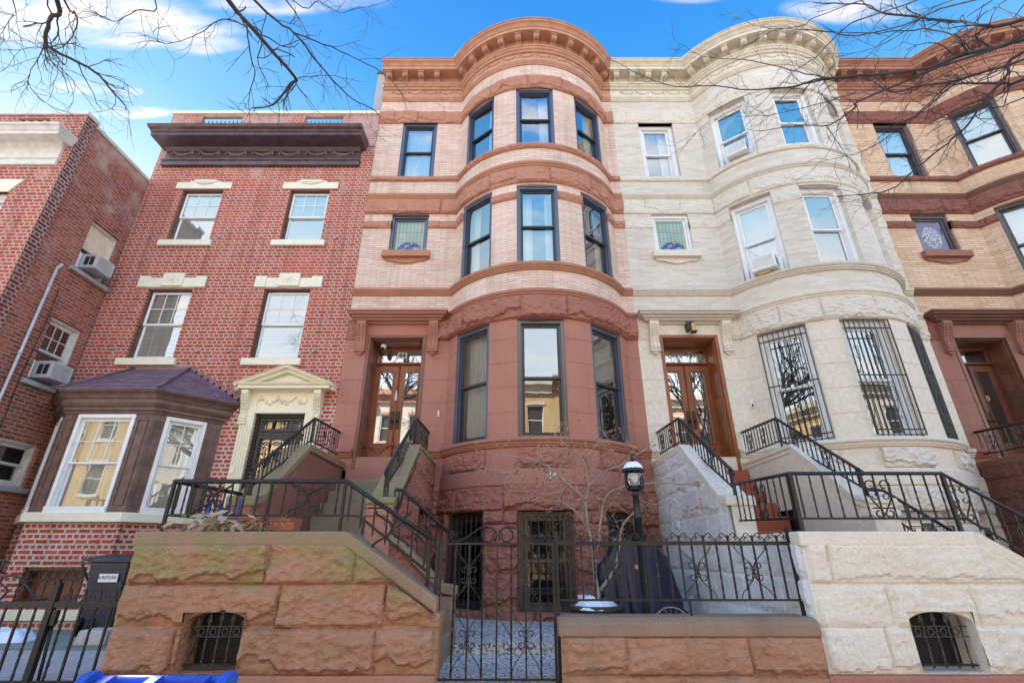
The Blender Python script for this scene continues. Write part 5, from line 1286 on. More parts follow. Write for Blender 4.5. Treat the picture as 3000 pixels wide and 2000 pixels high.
# front railing 42 : taller, heart scrolls
y = 4.93; x = .11
top = [(x, 6.25, 2.30), (x, y, 2.24), (1.62, y, 2.24), (2.62, y, 1.60)]; bot = [(x, 6.25, 1.88), (x, y, 1.82), (1.70, y, 1.82), (2.62, y, 1.22)]
railing(2.64, (1.3, y, 1.7), 'tall black heart-scroll railing on top of the white stoop wall', top, bot,
    [((x, y, 1.70), (x, y, 2.24), .020), ((1.62, y, 1.60), (1.62, y, 2.22), .016), ((2.60, y, 1.1), (2.60, y, 1.62), .02)], 'blackiron', .128,
    [(Fr((.95, y, 1.83)), 'h', (0, .0, .39, .24, .008)), (Fr((1.72, y, 1.80)), 'h', (0, .0, .37, .20, .008)), (Fr((x, 5.6, 1.87), (0, 1), (1, 0)), 'h', (0, 0, .38, .26, .008)), (Fr((2.25, y, 1.46)), 'h', (0, .0, .32, .20, .007))], rt=.014, r=.0066)
railing(2.64, (2.4, 6.3, 1.3), 'black sloping handrail low behind the white stoop wall', [(1.8, 6.3, 2.25), (2.0, 6.3, 2.24), (2.70, 6.3, 1.76)], [(1.8, 6.3, 1.95), (2.0, 6.3, 1.93), (2.70, 6.3, 1.42)],
    [((1.8, 6.3, 1.75), (1.8, 6.3, 2.25), .012), ((2.70, 6.3, 1.20), (2.70, 6.3, 1.78), .012)], 'blackiron', .15, [])
OFF[0] = 0
# ------------------------------------------------------------------ low wall right of the gate
LW = thing('garden_wall', 'low reddish brown stone wall under the iron fence, right of the gate', 'wall', (1.5, 5.0, 0))
p = Path([(2.25, straight(.42, 4.84, 1, 0))]); mb = MB()
surf(mb, p, 0, 2.25, .30, .86, rockfn(.0, .075, [(.30, .58, [1.0]), (.58, .86, [.55, 1.6])], (.9, 1.4), 21, fr=2.8, end=2.25), ds=.018, dz=.018); mb.build('rough_wall', 'stoop44', LW)
mb = MB(); mb.box(.46, 2.64, 4.90, 5.2, 0, .86); mb.box(.40, 2.65, 4.80, 5.22, 0, .32); mb.build('wall_core', 'stoop44', LW, bev=.02)
mb = MB(); mb.prism([(4.80, .86), (4.80, .965), (4.88, 1.0), (5.18, 1.0), (5.24, .965), (5.24, .86)], 'x', .40, 2.655); mb.build('coping', 'cope44', LW, bev=.012)
# fence on the wall
FN = thing('iron_fence', 'weathered black iron fence with scroll tops, standing on the low stone wall', 'fence', (1.5, 5.0, 1.0))
y = 4.99; A0, A1 = .42, 2.64; zt = 1.605; zb = 1.125
mb = MB(); mb.box(A0, A1, y-.012, y+.012, zt-.02, zt+.015); mb.build('top_rail', 'ironw', FN); mb = MB(); mb.box(A0, A1, y-.008, y+.008, zb-.009, zb+.009); mb.build('bottom_rail', 'ironw', FN)
n = 19
for i in range(1, n):
    xx = A0+(A1-A0)*i/n; q = Vector((xx, y, zb)); pz = Vector((xx, y, zt+(.07 if i % 2 == 0 else .03)))
    mb = MB()
    if i % 2: ns = 22; mb.tube([q.lerp(Vector((xx, y, zt)), j/ns) for j in range(ns+1)], .0105, 4, twist=.42, smooth=False); mb.bar((xx, y, zt), pz, .007)
    else: mb.bar(q, pz, .0075)
    mb.build('baluster', 'ironw', FN)
G = Fr((0, y, 0)); 
for i in range(1, n+1):
    xx = A0+(A1-A0)*i/n; big = i % 2 == 0; s = .042 if big else .028; zc = zt+(.055 if big else .035)
    mb = MB()
    for sx in (-1, 1):
        if i == n and sx == 1: continue
        mb.tube([G(xx+sx*s*1.35-sx*s*.62*(1-.5*k/10)*cos(k*.55)*1.0-0, 0, zc+s*.25+s*.6*(1-.5*k/10)*sin(k*.55)) for k in range(11)], .0055, 4, smooth=False)
        mb.tube([G(xx, 0, zt+.01), G(xx+sx*s*.3, 0, zc), G(xx+sx*s*.75, 0, zc+s*.35)], .0055, 4, smooth=False)
    mb.build('scroll', 'ironw', FN)
for xx in (.95, 1.73, 2.25):
    mb = MB(); scroll_collar(mb, Fr((xx, y+.0, 1.36)), 0, 0, .085, .006)
    for sx in (-1, 1):
        for sz in (-1, 1): mb.tube([(xx+sx*.15*(1-cos(pi*t/8))/2, y, 1.36+sz*(.02+.21*t/8)) for t in range(9)], .005, 4)
    mb.build('scroll', 'ironw', FN)
for xx, za, zb_, r in ((.42, .5, 1.68, .017), (A1, 1.0, 1.72, .017), (1.62, 1.0, 1.13, .008)):
    mb = MB(); mb.bar((xx, y, za), (xx, y, zb_), r)
    if r > .01: mb.ball((xx, y, zb_+.01), .022, 8, 5)
    mb.build('post', 'ironw', FN)
# gate
GT = thing('iron_gate', 'tall black wrought iron gate with a scrolled top across the stone path', 'gate', (-.15, 4.97, .5))
y = 4.97; a, b = -.66, .385; zt = 1.60
for x, za, zb_, r in ((-.70, .3, 1.66, .015), (-.665, .5, 1.62, .012), (.385, .5, 1.60, .012)):
    mb = MB(); mb.bar((x, y, za), (x, y, zb_), r); mb.build('post' if za < .4 else 'stile', 'iron', GT)
mb = MB(); mb.box(a, b, y-.011, y+.011, zt-.012, zt+.008); mb.build('top_rail', 'iron', GT); mb = MB(); mb.box(a, b, y-.01, y+.01, .515, .530); mb.build('bottom_rail', 'iron', GT)
N8 = 8
for i in range(1, N8):
    xx = a+(b-a)*i/N8; mb = MB()
    if i % 2: mb.tube([(xx, y, .52+(zt-.52)*j/44) for j in range(45)], .010, 4, twist=.42, smooth=False)
    else: mb.bar((xx, y, .52), (xx, y, zt), .0075)
    mb.build('baluster', 'iron', GT)
G = Fr((0, y-.006, 0))
for cx in (a+(b-a)*2/N8, a+(b-a)*6/N8):
    for zc in (1.33, .82):
        mb = MB(); scroll_collar(mb, G, cx, zc, .075, .0058)
        for sx in (-1, 1):
            for sz in (-1, 1): mb.tube([(cx+sx*.125*(1-cos(pi*t/8))/2, y, zc+sz*(.02+.235*t/8)) for t in range(9)], .005, 4)
        mb.build('scroll', 'iron', GT)
mb = MB(); cx = a+(b-a)*4/N8                                   # half-missing centre scroll
for sz in (-1, 1): mb.tube([(cx+.125*(1-cos(pi*t/8))/2, y, 1.07+sz*(.02+.235*t/8)) for t in range(9)], .005, 4); mb.tube(spiral(G, (cx+.045, 1.07+sz*.045), .034, pi, .85, 12, -sz), .0058, 4)
mb.build('scroll', 'iron', GT)
for s in (-1, 1):
    c = (a+b)/2; mb = MB()
    pts = [G(c+s*.48, 0, zt+.012)]
    mb.tube([G(c+s*(.02+.09*sin(pi*t/10)), 0, zt+.02+.10*(1-cos(pi*t/10))/1.6) for t in range(0, 1)]+spiral(G, (c+s*.085, zt+.07), .075, pi*.5+s*(pi*.5), 1.05, 18, -s, .35), .008, 5)
    mb.tube([G(c+s*.01, 0, zt+.075), G(c+s*.04, 0, zt+.13), G(c+s*.10, 0, zt+.15), G(c+s*.17, 0, zt+.135), G(c+s*.26, 0, zt+.075), G(c+s*.34, 0, zt+.025), G(c+s*.41, 0, zt+.015), G(c+s*.45, 0, zt+.045), G(c+s*.43, 0, zt+.085), G(c+s*.39, 0, zt+.08), G(c+s*.385, 0, zt+.05)], .008, 5)
    mb.build('scroll', 'iron', GT)
mb = MB(); mb.box(-.79, -.70, y-.008, y+.008, 1.53, 1.545); mb.box(-.79, -.70, y-.008, y+.008, 1.30, 1.315); mb.build('hinge', 'iron', GT)
# ------------------------------------------------------------------ left fence (red house)
LF = thing('iron_fence', 'black iron fence with curled finials in front of the red brick house', 'fence', (-5.0, 4.95, 0))
y = 4.95; 
mb = MB(); mb.box(-7.2, -3.52, y-.02, y+.02, 1.07, 1.115); mb.build('top_rail', 'iron', LF); mb = MB(); mb.box(-7.2, -3.52, y-.01, y+.01, .50, .52); mb.build('bottom_rail', 'iron', LF)
mb = MB(); mb.bar((-4.14, y, .0), (-4.14, y, 1.24), .026); mb.prism([(-4.17, 1.24), (-4.11, 1.24), (-4.14, 1.30)], 'y', y-.02, y+.02); mb.build('post', 'iron', LF)
G = Fr((0, y, 0))
for i in range(27):
    xx = -3.60-.135*i
    if abs(xx+4.14) < .05: continue
    mb = MB()
    if i % 2: mb.tube([(xx, y, .3+.78*j/34) for j in range(35)], .012, 4, twist=.42, smooth=False)
    else: mb.bar((xx, y, .3), (xx, y, 1.08), .009)
    if xx > -4.1: mb.prism([(xx-.012, 1.11), (xx+.012, 1.11), (xx+.012, 1.17), (xx, 1.215), (xx-.012, 1.17)], 'y', y-.006, y+.006)
    mb.build('baluster', 'iron', LF)
    if xx > -4.1:
        mb = MB()
        for s in (-1, 1): mb.tube(spiral(G, (xx+s*.036, 1.148), .032, -pi/2, .95, 12, -s), .006, 4)
        mb.build('scroll', 'iron', LF)
mb = MB(); mb.tube([G(-4.22, 0, 1.14), G(-4.3, 0, 1.13), G(-4.40, 0, 1.22), G(-4.52, 0, 1.31), G(-4.62, 0, 1.33), G(-4.72, 0, 1.28), G(-4.76, 0, 1.18), G(-4.70, 0, 1.13), G(-4.62, 0, 1.14), G(-4.59, 0, 1.20), G(-4.63, 0, 1.24)], .011, 5)
mb.tube([G(-4.78, 0, 1.12), G(-4.83, 0, 1.20), G(-4.78, 0, 1.30), G(-4.72, 0, 1.38), G(-4.72, 0, 1.45), G(-4.77, 0, 1.46), G(-4.80, 0, 1.40), G(-4.85, 0, 1.28), G(-4.95, 0, 1.32), G(-5.1, 0, 1.25), G(-5.2, 0, 1.13)], .011, 5)
mb.build('scroll', 'iron', LF)
mb = MB(); mb.tube([(-4.10, y+.10, .2), (-4.10, y+.02, .98)], .014, 6); mb.box(-4.10, -4.06, y-.02, y+.02, .93, 1.05); mb.build('gate_latch', 'iron', LF)
# neighbour railing far left
mb_ = thing('iron_railing', 'black railing with a scroll in front of the lowest side window, far left', 'railing', (-7.2, 6.6, 0))
def nrail():
    y0 = 6.9; F = Fr((-7.6, y0, 0))
    for z in (2.06, 2.52): m_ = MB(); m_.bar(F(-1.0, 0, z), F(.36, 0, z), .012); m_.build('rail', 'iron', mb_)
    for i in range(10): m_ = MB(); m_.bar(F(-.95+.14*i, 0, 2.06), F(-.95+.14*i, 0, 2.52), .008); m_.build('baluster', 'iron', mb_)
    m_ = MB(); scroll_collar(m_, F, -.28, 2.3, .09, .007); m_.build('scroll', 'iron', mb_)
    for u in (.36, -1.0): m_ = MB(); m_.bar(F(u, 0, .45), F(u, 0, 2.52), .014); m_.build('post', 'iron', mb_)
nrail()
# ------------------------------------------------------------------ garden lamp post
LP = thing('lamp_post', 'black garden lamp post with a snow-capped glass lantern', 'lamp post', (1.59, 6.5, .61))
c = (1.59, 6.5, 0)
mb = MB(); mb.lathe((1.59, 6.5, .61), [(.09, 0), (.09, .05), (.055, .1), (.048, .16), (.047, 1.30), (.055, 1.31), (.055, 1.34), (.042, 1.36), (.040, 1.58), (.06, 1.60), (.03, 1.63), (.05, 1.66)], 14); mb.build('post', 'blackiron', LP)
mb = MB(); mb.lathe((1.59, 6.5, 2.25), [(.05, 0), (.105, .02), (.105, .04), (.085, .045)], 14); mb.build('lantern_base', 'blackiron', LP)
mb = MB(); mb.lathe((1.59, 6.5, 2.295), [(.082, 0), (.10, .05), (.118, .13), (.122, .20), (.10, .205)], 16); mb.build('lantern_glass', 'lampglass', LP)
for k in range(4):
    an = k*pi/2+.5; mb = MB(); mb.tube([(1.59+r*cos(an), 6.5+r*sin(an), z) for r, z in ((.10, 2.27), (.15, 2.30), (.158, 2.40), (.15, 2.50), (.135, 2.52))], .006, 5); mb.build('lantern_bracket', 'blackiron', LP)
mb = MB(); mb.lathe((1.59, 6.5, 2.49), [(.145, 0), (.150, .02), (.125, .05), (.06, .14), (.03, .15)], 16); mb.lathe((1.59, 6.5, 2.64), [(.025, 0), (.035, .02), (.012, .045), (.020, .06), (.004, .09)], 10); mb.build('lantern_roof', 'blackiron', LP)
mb = MB(); mb.lathe((1.59, 6.5, 2.525), [(.13, 0), (.128, .02), (.11, .055), (.075, .09), (.03, .115)], 14); mb.build('snow_cap', 'snow', LP)
mb = MB(); mb.lathe((1.59, 6.5, 2.31), [(.035, 0), (.035, .05), (.05, .07), (.06, .12), (.045, .16), (.01, .17)], 10); mb.build('bulb', 'plastic_white', LP)
# ------------------------------------------------------------------ barrel planter with snow, and the small maple
BP = thing('barrel_planter', 'round grey half-barrel planter with snow on its soil', 'planter', (1.08, 7.05, .61))
mb = MB(); mb.lathe((1.08, 7.05, .61), [(.27, 0), (.31, .12), (.345, .30), (.345, .31), (.31, .31), (.30, .25)], 22, smooth=False); mb.build('staves', 'cask', BP)
mb = MB(); mb.lathe((1.08, 7.05, .66), [(.295, 0), (.30, 0), (.303, .03), (.298, .03)], 22); mb.lathe((1.08, 7.05, .85), [(.342, 0), (.352, 0), (.354, .03), (.345, .03)], 22); mb.build('hoop', 'hardware', BP)
mb = MB(); mb.lathe((1.08, 7.05, .84), [(.01, .04), (.2, .03), (.305, 0)], 20); mb.build('soil', 'deadleaf', BP)
def lump(c, rx, ry, h, seed, n=22, m=8):
    mb = MB(); vs = []; fs = []
    for j in range(m+1):
        for i in range(n):
            a_ = 2*pi*i/n; r = 1-j/m; k = 1+.35*noise.noise(Vector((cos(a_)*1.6, sin(a_)*1.6, seed)))
            vs.append((c[0]+rx*r*k*cos(a_), c[1]+ry*r*k*sin(a_), c[2]+h*(1-r**3)*(1+.5*noise.noise(Vector((r*cos(a_)*2.5, r*sin(a_)*2.5, seed+5))))))
    for j in range(m):
        for i in range(n): fs.append((j*n+i, j*n+(i+1) % n, (j+1)*n+(i+1) % n, (j+1)*n+i))
    return mb.add(vs, fs, smooth=True)
lump((1.06, 6.96, .88), .28, .25, .12, 2.0).build('snow', 'snow', BP)
def leaf(mb, p, s):
    a_ = Vector((random.gauss(0, 1), random.gauss(0, 1), random.gauss(0, 1))).normalized()*s; b_ = a_.orthogonal().normalized()*s*.6
    p = Vector(p); mb.add([p, p+a_*.6+b_, p+a_*1.3+b_*.2, p+a_*.7-b_], [(0, 1, 2, 3)])
def twigs(mb, p, d, ln, r, depth, lf=None, grav=0.0, spread=.6, leafs=0, wob=.25, kids=(2, 3), taper=.55):
    n = 4 if depth else 3; pts = [Vector(p)]; d = Vector(d).normalized(); dd = d.copy()
    for i in range(n):
        dd = (dd+Vector((random.gauss(0, wob), random.gauss(0, wob), random.gauss(0, wob)+grav))).normalized(); pts.append(pts[-1]+dd*ln/n)
    mb.tube(pts, [r*(1-(1-taper)*i/n) for i in range(n+1)], 4 if r < .006 else 5, cap=False)
    if lf is not None and depth <= 1:
        for q in pts[1:]:
            if random.random() < leafs: leaf(lf, q, random.uniform(.024, .042))
    if depth <= 0: return
    for k in range(random.randint(*kids)):
        i = random.randint(1, n); q = pts[i]; side = Vector((random.gauss(0, 1), random.gauss(0, 1), random.gauss(0, 1)))
        side = (side-dd*side.dot(dd)).normalized(); nd = (dd*random.uniform(.6, 1.1)+side*random.uniform(.5, 1.1)*spread).normalized()
        twigs(mb, q, nd, ln*random.uniform(.55, .85), r*random.uniform(.5, .7), depth-1, lf, grav, spread, leafs, wob, kids, taper)
def limb(mb, pts, r, rend=.35, wig=.03, sub=4):
    P_ = [Vector(p) for p in pts]; o = []
    for i in range(len(P_)-1):
        a_, b_ = P_[i], P_[i+1]; pa_ = P_[i-1] if i else a_-(b_-a_); pb_ = P_[i+2] if i+2 < len(P_) else b_+(b_-a_)
        for k in range(sub):
            t = k/sub; q = .5*((2*a_)+(b_-pa_)*t+(2*pa_-5*a_+4*b_-pb_)*t*t+(3*a_-3*b_+pb_-pa_)*t*t*t)
            if o: q = q+Vector((random.gauss(0, 1), random.gauss(0, 1), random.gauss(0, 1)))*wig*min(1, (b_-a_).length/sub)*.5
            o.append(q)
    o.append(P_[-1]); n = len(o)-1
    rr = [r*(1-(1-rend)*i/n)*random.uniform(.92, 1.1) for i in range(n+1)]
    mb.tube(o, rr, 7 if r > .012 else 5, cap=True); return o, rr
MAPLE = [
([(1.12, 7.05, 0.99), (1.09, 7.05, 1.25), (1.07, 7.0, 1.59), (1.02, 7.0, 1.91), (1.01, 7.0, 2.18)], 0.028),
([(1.02, 7.0, 2.19), (1.06, 7.0, 2.35), (1.03, 7.0, 2.69), (0.86, 6.95, 2.85), (0.6, 6.9, 3.1)], 0.014),
([(1.03, 7.0, 2.19), (0.71, 6.95, 2.47), (0.54, 6.9, 2.61), (0.25, 6.9, 2.73), (-0.26, 6.8, 2.78)], 0.013),
([(1.05, 7.0, 2.35), (1.26, 7.0, 2.56), (1.59, 7.0, 2.69), (1.94, 7.0, 2.9)], 0.012),
([(1.03, 7.0, 2.69), (1.17, 7.0, 2.9), (1.4, 7.0, 3.04)], 0.008),
([(1.15, 7.05, 1.09), (1.33, 6.9, 1.34), (1.41, 6.9, 1.63), (1.48, 6.85, 1.88), (1.62, 6.8, 2.01)], 0.02),
([(1.14, 7.0, 1.59), (1.23, 7.1, 1.96), (1.33, 7.1, 2.26), (1.66, 7.1, 2.4), (2.25, 7.1, 2.43), (2.74, 7.1, 2.39)], 0.014),
([(1.04, 7.0, 1.8), (0.87, 6.9, 2.02), (0.64, 6.9, 2.17), (0.35, 6.8, 2.16)], 0.009),
([(1.48, 6.85, 1.88), (1.7, 6.8, 2.07), (2.0, 6.8, 2.12), (2.34, 6.8, 2.03)], 0.008),
([(0.71, 6.95, 2.47), (0.29, 6.9, 2.57), (-0.07, 6.85, 2.54), (-0.26, 6.8, 2.55)], 0.007),

]
TR = thing('small_maple_tree', 'small bare maple with a few dead orange leaves, growing from the barrel planter', 'tree', (1.08, 7.05, .88))
random.seed(5); crown = MB(); lv = MB()
for i, (pts, r) in enumerate(MAPLE):
    if i == 0: pts = [(1.10, 7.05, .80)]+pts
    mb = MB(); o, rr = limb(mb, pts, r*1.25, .42, .05)
    mb.build('trunk' if i in (0, 5) else 'branch', 'barkpale', TR)
    for k in range(2, len(o)):
        if i in (0, 5) and o[k].z < 1.75: continue
        for _ in range(1):
            d = (o[k]-o[k-1]).normalized(); side = Vector((random.gauss(0, 1), random.gauss(0, .6), random.gauss(0.1, .8))); twigs(crown, o[k], d*.5+side*.8, random.uniform(.16, .34), .0042, 2 if random.random() < .5 else 1, lv, 0, .8, .5, .2, (1, 3))
crown.build('crown', 'barkpale', TR); lv.build('dead_leaves', 'deadleaf', TR)
# ------------------------------------------------------------------ tarp over bicycle
TPt = thing('covered_bicycle', 'dark navy cover draped over a bicycle beside the lamp post', 'bicycle', (1.7, 7.5, .61))
mb = MB(); n, m_ = 110, 34; vs = []; fs = []
prof_top = lin([(-1, 1.40), (-.8, 1.52), (-.5, 1.80), (-.38, 1.82), (-.1, 1.66), (.55, 1.62), (.85, 1.60), (1, 1.50)])
for j in range(m_+1):
    t = j/m_
    for i in range(n):
        a_ = 2*pi*i/n; fold = 1+(.10*noise.noise(Vector((cos(a_)*3.2, sin(a_)*3.2, 1+t*.8)))+.10*abs(sin(a_*5.5+1.3*t+sin(a_*3)*1.5))+.06*abs(noise.noise(Vector((cos(a_)*6, sin(a_)*6, t*5)))))*(.35+t)
        rx = .50*(.90+.34*t-.24*t*t)*fold if t > .12 else .50*(t/.12)*.94*fold; ry = .30*(.55+.60*t)*fold if t > .12 else .30*(t/.12)*.62*fold
        x_ = rx*cos(a_); zt_ = prof_top(max(-1, min(1, x_/.42))); z_ = zt_-(zt_-.63)*max(0, (t-.10)/.90)**1.05 if t > .10 else zt_
        z_ += .02*noise.noise(Vector((x_*9, a_*2, t*5)))
        vs.append((1.70+x_*1.0+.06*t, 7.55+ry*sin(a_), z_))
for j in range(m_):
    for i in range(n): fs.append((j*n+i, j*n+(i+1) % n, (j+1)*n+(i+1) % n, (j+1)*n+i))
mb.add(vs, fs, smooth=True); mb.build('cover', 'tarp', TPt)
mb = MB(); F = Fr((2.02, 7.02, .645)); 
R0 = .27
mb.tube([F(R0*cos(2*pi*i/32)*1.0, 0, R0*sin(2*pi*i/32)) for i in range(33)], .016, 6); wh = mb.build('wheel', 'blackiron', TPt)
mb = MB(); mb.tube([F((R0-.02)*cos(2*pi*i/32), 0, (R0-.02)*sin(2*pi*i/32)) for i in range(33)], .010, 5)
for i in range(20): mb.bar(F(0, 0, 0), F((R0-.02)*cos(2*pi*i/20), 0, (R0-.02)*sin(2*pi*i/20)), .0015)
mb.build('rim', 'silver', wh)
mb = MB(); mb.box(1.66, 1.70, 7.215, 7.225, 1.33, 1.38); mb.build('cover_label', 'amberglass', TPt)
random.seed(8); mb = MB()
for i in range(420): leaf(mb, (2.12+random.gauss(0, .14), 6.95+random.gauss(0, .12), .62+abs(random.gauss(0, .05))), .028)
o = mb.build('dead_leaf_pile', 'deadleaf', None, kind='stuff'); o['label'] = 'pile of dry brown leaves beside the covered bicycle'; o['category'] = 'leaves'
mb = MB()
for i in range(260):
    x_ = random.uniform(-.6, 2.5); y_ = random.choice((random.uniform(6.4, 8.1), 8.0-abs(random.gauss(0, .12)), random.uniform(5.1, 6.2))); leaf(mb, (x_, y_, (.505 if y_ < 6.2 else .617)+.006*random.random()), .018)
o = mb.build('dead_leaves', 'deadleaf', None, kind='stuff'); o['label'] = 'dry brown leaves scattered over the stone path behind the gate'; o['category'] = 'leaves'
# white carton behind the planter
mb = MB(); mb.box(.90, 1.08, 7.42, 7.52, .61, 1.0); solo(mb, 'carton', 'plastic_white', 'small white carton standing behind the barrel planter', 'box', bev=.004)
# ------------------------------------------------------------------ planter and dried plant on the 44 stoop
DP = thing('window_box', 'long terracotta planter with dried straw-coloured leaves, on the mossy stoop wall', 'planter', (-2.6, 5.12, 1.70))
mb = MB(); mb.prism([(5.04, 1.712), (5.19, 1.712), (5.21, 1.80), (5.23, 1.80), (5.23, 1.83), (5.00, 1.83), (5.00, 1.80), (5.02, 1.80)], 'x', -2.80, -2.12); mb.build('planter_box', 'terracotta', DP, bev=.02)
random.seed(12); mb = MB()
for i in range(150):
    b0 = Vector((-2.62+random.gauss(0, .20), 5.08, 1.80)); d = Vector((random.gauss(-.3, .8), random.gauss(-.5, .5), random.uniform(-.1, .8))).normalized(); ln = random.uniform(.12, .38)
    pts = [b0+d*ln*t+Vector((0, 0, -.36*t*t*ln*2)) for t in (0, .35, .7, 1)]
    pts = [Vector((q.x, q.y, max(q.z, 1.715+.01*random.random()))) for q in pts]; mb.tube(pts, [.003, .0028, .0022, .0015], 4)
for i in range(90):
    p0 = Vector((-2.86+random.gauss(0, .16), 4.90+random.gauss(0, .05), 1.75+abs(random.gauss(0, .05)))); d = Vector((random.gauss(-.3, 1), random.gauss(-.4, .6), random.gauss(-.4, .3))).normalized()*random.uniform(.07, .16); w_ = d.orthogonal().normalized()*.022
    mb.add([p0, p0+d*.5+w_, p0+d, p0+d*.5-w_+Vector((0, 0, .01))], [(0, 1, 2), (0, 2, 3)])
mb.build('dried_leaves', 'straw', DP)
mb = MB()
for k in range(4): mb.tube([(-3.30+.05*k+.12*t/8, 5.6+.1*k-.25*t/8, 1.40+.62*sin(pi*t/10)+.02*k) for t in range(10)], .012, 6)
solo(mb, 'garden_hose', 'hose', 'coil of blue hose behind the railing at the left end of the mossy stoop', 'hose')
# ------------------------------------------------------------------ bins
random.seed(3)
BN = thing('wheelie_bin', 'black wheeled bin with a white address sticker, beside the red brick bay', 'bin', (-5.93, 8.25, .45))
def taper(mb, c, w0, d0, w1, d1, z0, z1):
    x, y = c; return mb.add([(x-w0/2, y-d0/2, z0), (x+w0/2, y-d0/2, z0), (x+w0/2, y+d0/2, z0), (x-w0/2, y+d0/2, z0), (x-w1/2, y-d1/2, z1), (x+w1/2, y-d1/2, z1), (x+w1/2, y+d1/2, z1), (x-w1/2, y+d1/2, z1)], [(0, 3, 2, 1), (4, 5, 6, 7), (0, 1, 5, 4), (1, 2, 6, 5), (2, 3, 7, 6), (3, 0, 4, 7)])
c = (-5.93, 8.15)
mb = MB(); taper(mb, c, .46, .42, .58, .60, .50, 1.40); mb.build('body', 'bin', BN, bev=.025)
mb = MB(); mb.box(-6.25, -5.61, 7.83, 8.47, 1.40, 1.435); mb.build('rim', 'bin', BN, bev=.01)
mb = MB(); mb.prism([(7.82, 1.44), (8.52, 1.44), (8.52, 1.47), (8.2, 1.515), (7.84, 1.47)], 'x', -6.26, -5.60); mb.build('lid', 'bin', BN, bev=.012)
mb = MB(); mb.tube([(-6.22, 7.90, 1.43), (-6.34, 7.86, 1.44), (-6.34, 7.86, 1.38), (-6.20, 7.9, 1.15)], .016, 6); mb.build('handle', 'bin', BN)
for x in (-6.17, -6.02):
    mb = MB(); mb.tube([(x, 7.98, .57), (x+.06, 7.98, .57)], .125, 20, smooth=False)
    for i in range(24): a_ = 2*pi*i/24; mb.ball((x+.03, 7.98+.125*cos(a_), .57+.125*sin(a_)), .018, 5, 4)
    mb.build('wheel', 'blackiron', BN)
mb = MB(); mb.add([(-6.02, 7.847, 1.14), (-5.74, 7.847, 1.14), (-5.74, 7.838, 1.25), (-6.02, 7.838, 1.25)], [(0, 1, 2, 3)]); mb.build('sticker', 'plastic_white', BN)
text_mesh('46 RUTLAN', .055, Fr((-5.90, 7.838, 1.185)), 'black', BN, name='lettering', ext=.001)
BB = thing('recycling_bin', 'bright blue recycling bin standing on the pavement at the bottom edge', 'bin', (-1.65, 2.75, 0))
c = (-1.66, 2.75)
mb = MB(); taper(mb, c, .50, .46, .62, .58, .08, .90); mb.build('body', 'bluebin', BB, bev=.03)
mb = MB(); mb.prism([(2.42, .905), (3.08, .905), (3.08, .93), (2.75, .965), (2.44, .935)], 'x', -2.0, -1.32); mb.build('lid', 'bluebin', BB, bev=.02)
mb = MB(); mb.tube([(-1.98, 3.02, .965), (-1.34, 3.02, .965)], .024, 10)
for x in (-1.90, -1.66, -1.42): mb.prism([(2.98, .92), (3.04, .945), (3.04, .985), (2.99, .99), (2.84, .95)], 'x', x-.028, x+.028)
mb.build('handle', 'bluebin', BB, bev=.004)
for x in (-2.02, -1.33): mb = MB(); mb.prism([(2.86, .93), (2.95, 1.0), (3.02, 1.01), (3.06, .98), (3.05, .92), (2.94, .88)], 'x', x, x+.05); mb.build('hinge', 'bluebin', BB, bev=.006)
for x in (-1.98, -1.40): mb = MB(); mb.tube([(x, 2.98, .12), (x+.06, 2.98, .12)], .12, 18, smooth=False); mb.build('wheel', 'blackiron', BB)
BB.location = Vector((-1.77, 2.66, -.045))
mb = lump((-6.85, 7.55, .45), .42, .25, .14, 7.0); solo(mb, 'snow_pile', 'snow', 'small melting snow pile behind the left fence', 'snow')
mb = MB(); taper(mb, (-5.35, 7.3), .40, .34, .36, .30, .45, .62); solo(mb, 'stone_block', 'concrete', 'low grey stone block beside the black bin', 'stone', bev=.02)
# ------------------------------------------------------------------ small things on the walls
OFF[0] = -3.48
SC = thing('security_camera', 'white dome security camera above the brown doors of number 44', 'camera', (.72, 9.50, 5.63), None)
mb = MB(); mb.lathe((.74, 9.52, 5.50), [(.03, 0), (.055, .03), (.062, .07), (.062, .10), (.05, .11)], 14); mb.build('housing', 'plastic_white', SC)
mb = MB(); mb.ball((.735, 9.49, 5.515), .038, 10, 7); mb.build('lens_dome', 'black', SC)
mb = MB(); mb.box(2.02, 2.05, 9.28, 9.30, 3.98, 4.10); solo(mb, 'doorbell', 'plastic_white', 'small cream doorbell on the brown wall right of the doors of number 44', 'doorbell', bev=.003)
mb = MB(); mb.box(1.02, 1.075, 9.765, 9.78, 4.45, 4.60); mb.box(1.03, 1.065, 9.76, 9.77, 4.60, 4.66); solo(mb, 'key_lock_box', 'silver', 'small keypad lock on the left brown door of number 44', 'lock', bev=.003)
OFF[0] = 2.64
SL = thing('wall_lamp', 'black wall lamp with amber glass above the doors of the white house', 'lamp', (1.08, 9.2, 5.75))
mb = MB(); mb.box(1.03, 1.10, 9.15, 9.30, 5.80, 5.98); mb.box(1.09, 1.17, 9.12, 9.22, 5.94, 5.97); mb.build('bracket', 'blackiron', SL, bev=.004)
mb = MB(); mb.box(1.105, 1.185, 9.10, 9.20, 5.76, 5.935); mb.build('shade', 'amberglass', SL, bev=.006)
mb = MB(); mb.box(1.09, 1.20, 9.09, 9.21, 5.735, 5.758); mb.build('cap', 'blackiron', SL)
mb = MB(); mb.box(2.08, 2.14, 9.27, 9.30, 4.15, 4.31); DBL = thing('doorbell', 'white doorbell with a black button on the wall right of the white house doors', 'doorbell', (2.11, 9.28, 4.15)); mb.build('plate', 'plastic_white', DBL, bev=.003)
mb = MB(); mb.box(2.095, 2.125, 9.262, 9.269, 4.17, 4.23); mb.build('button', 'black', DBL)
OFF[0] = 0
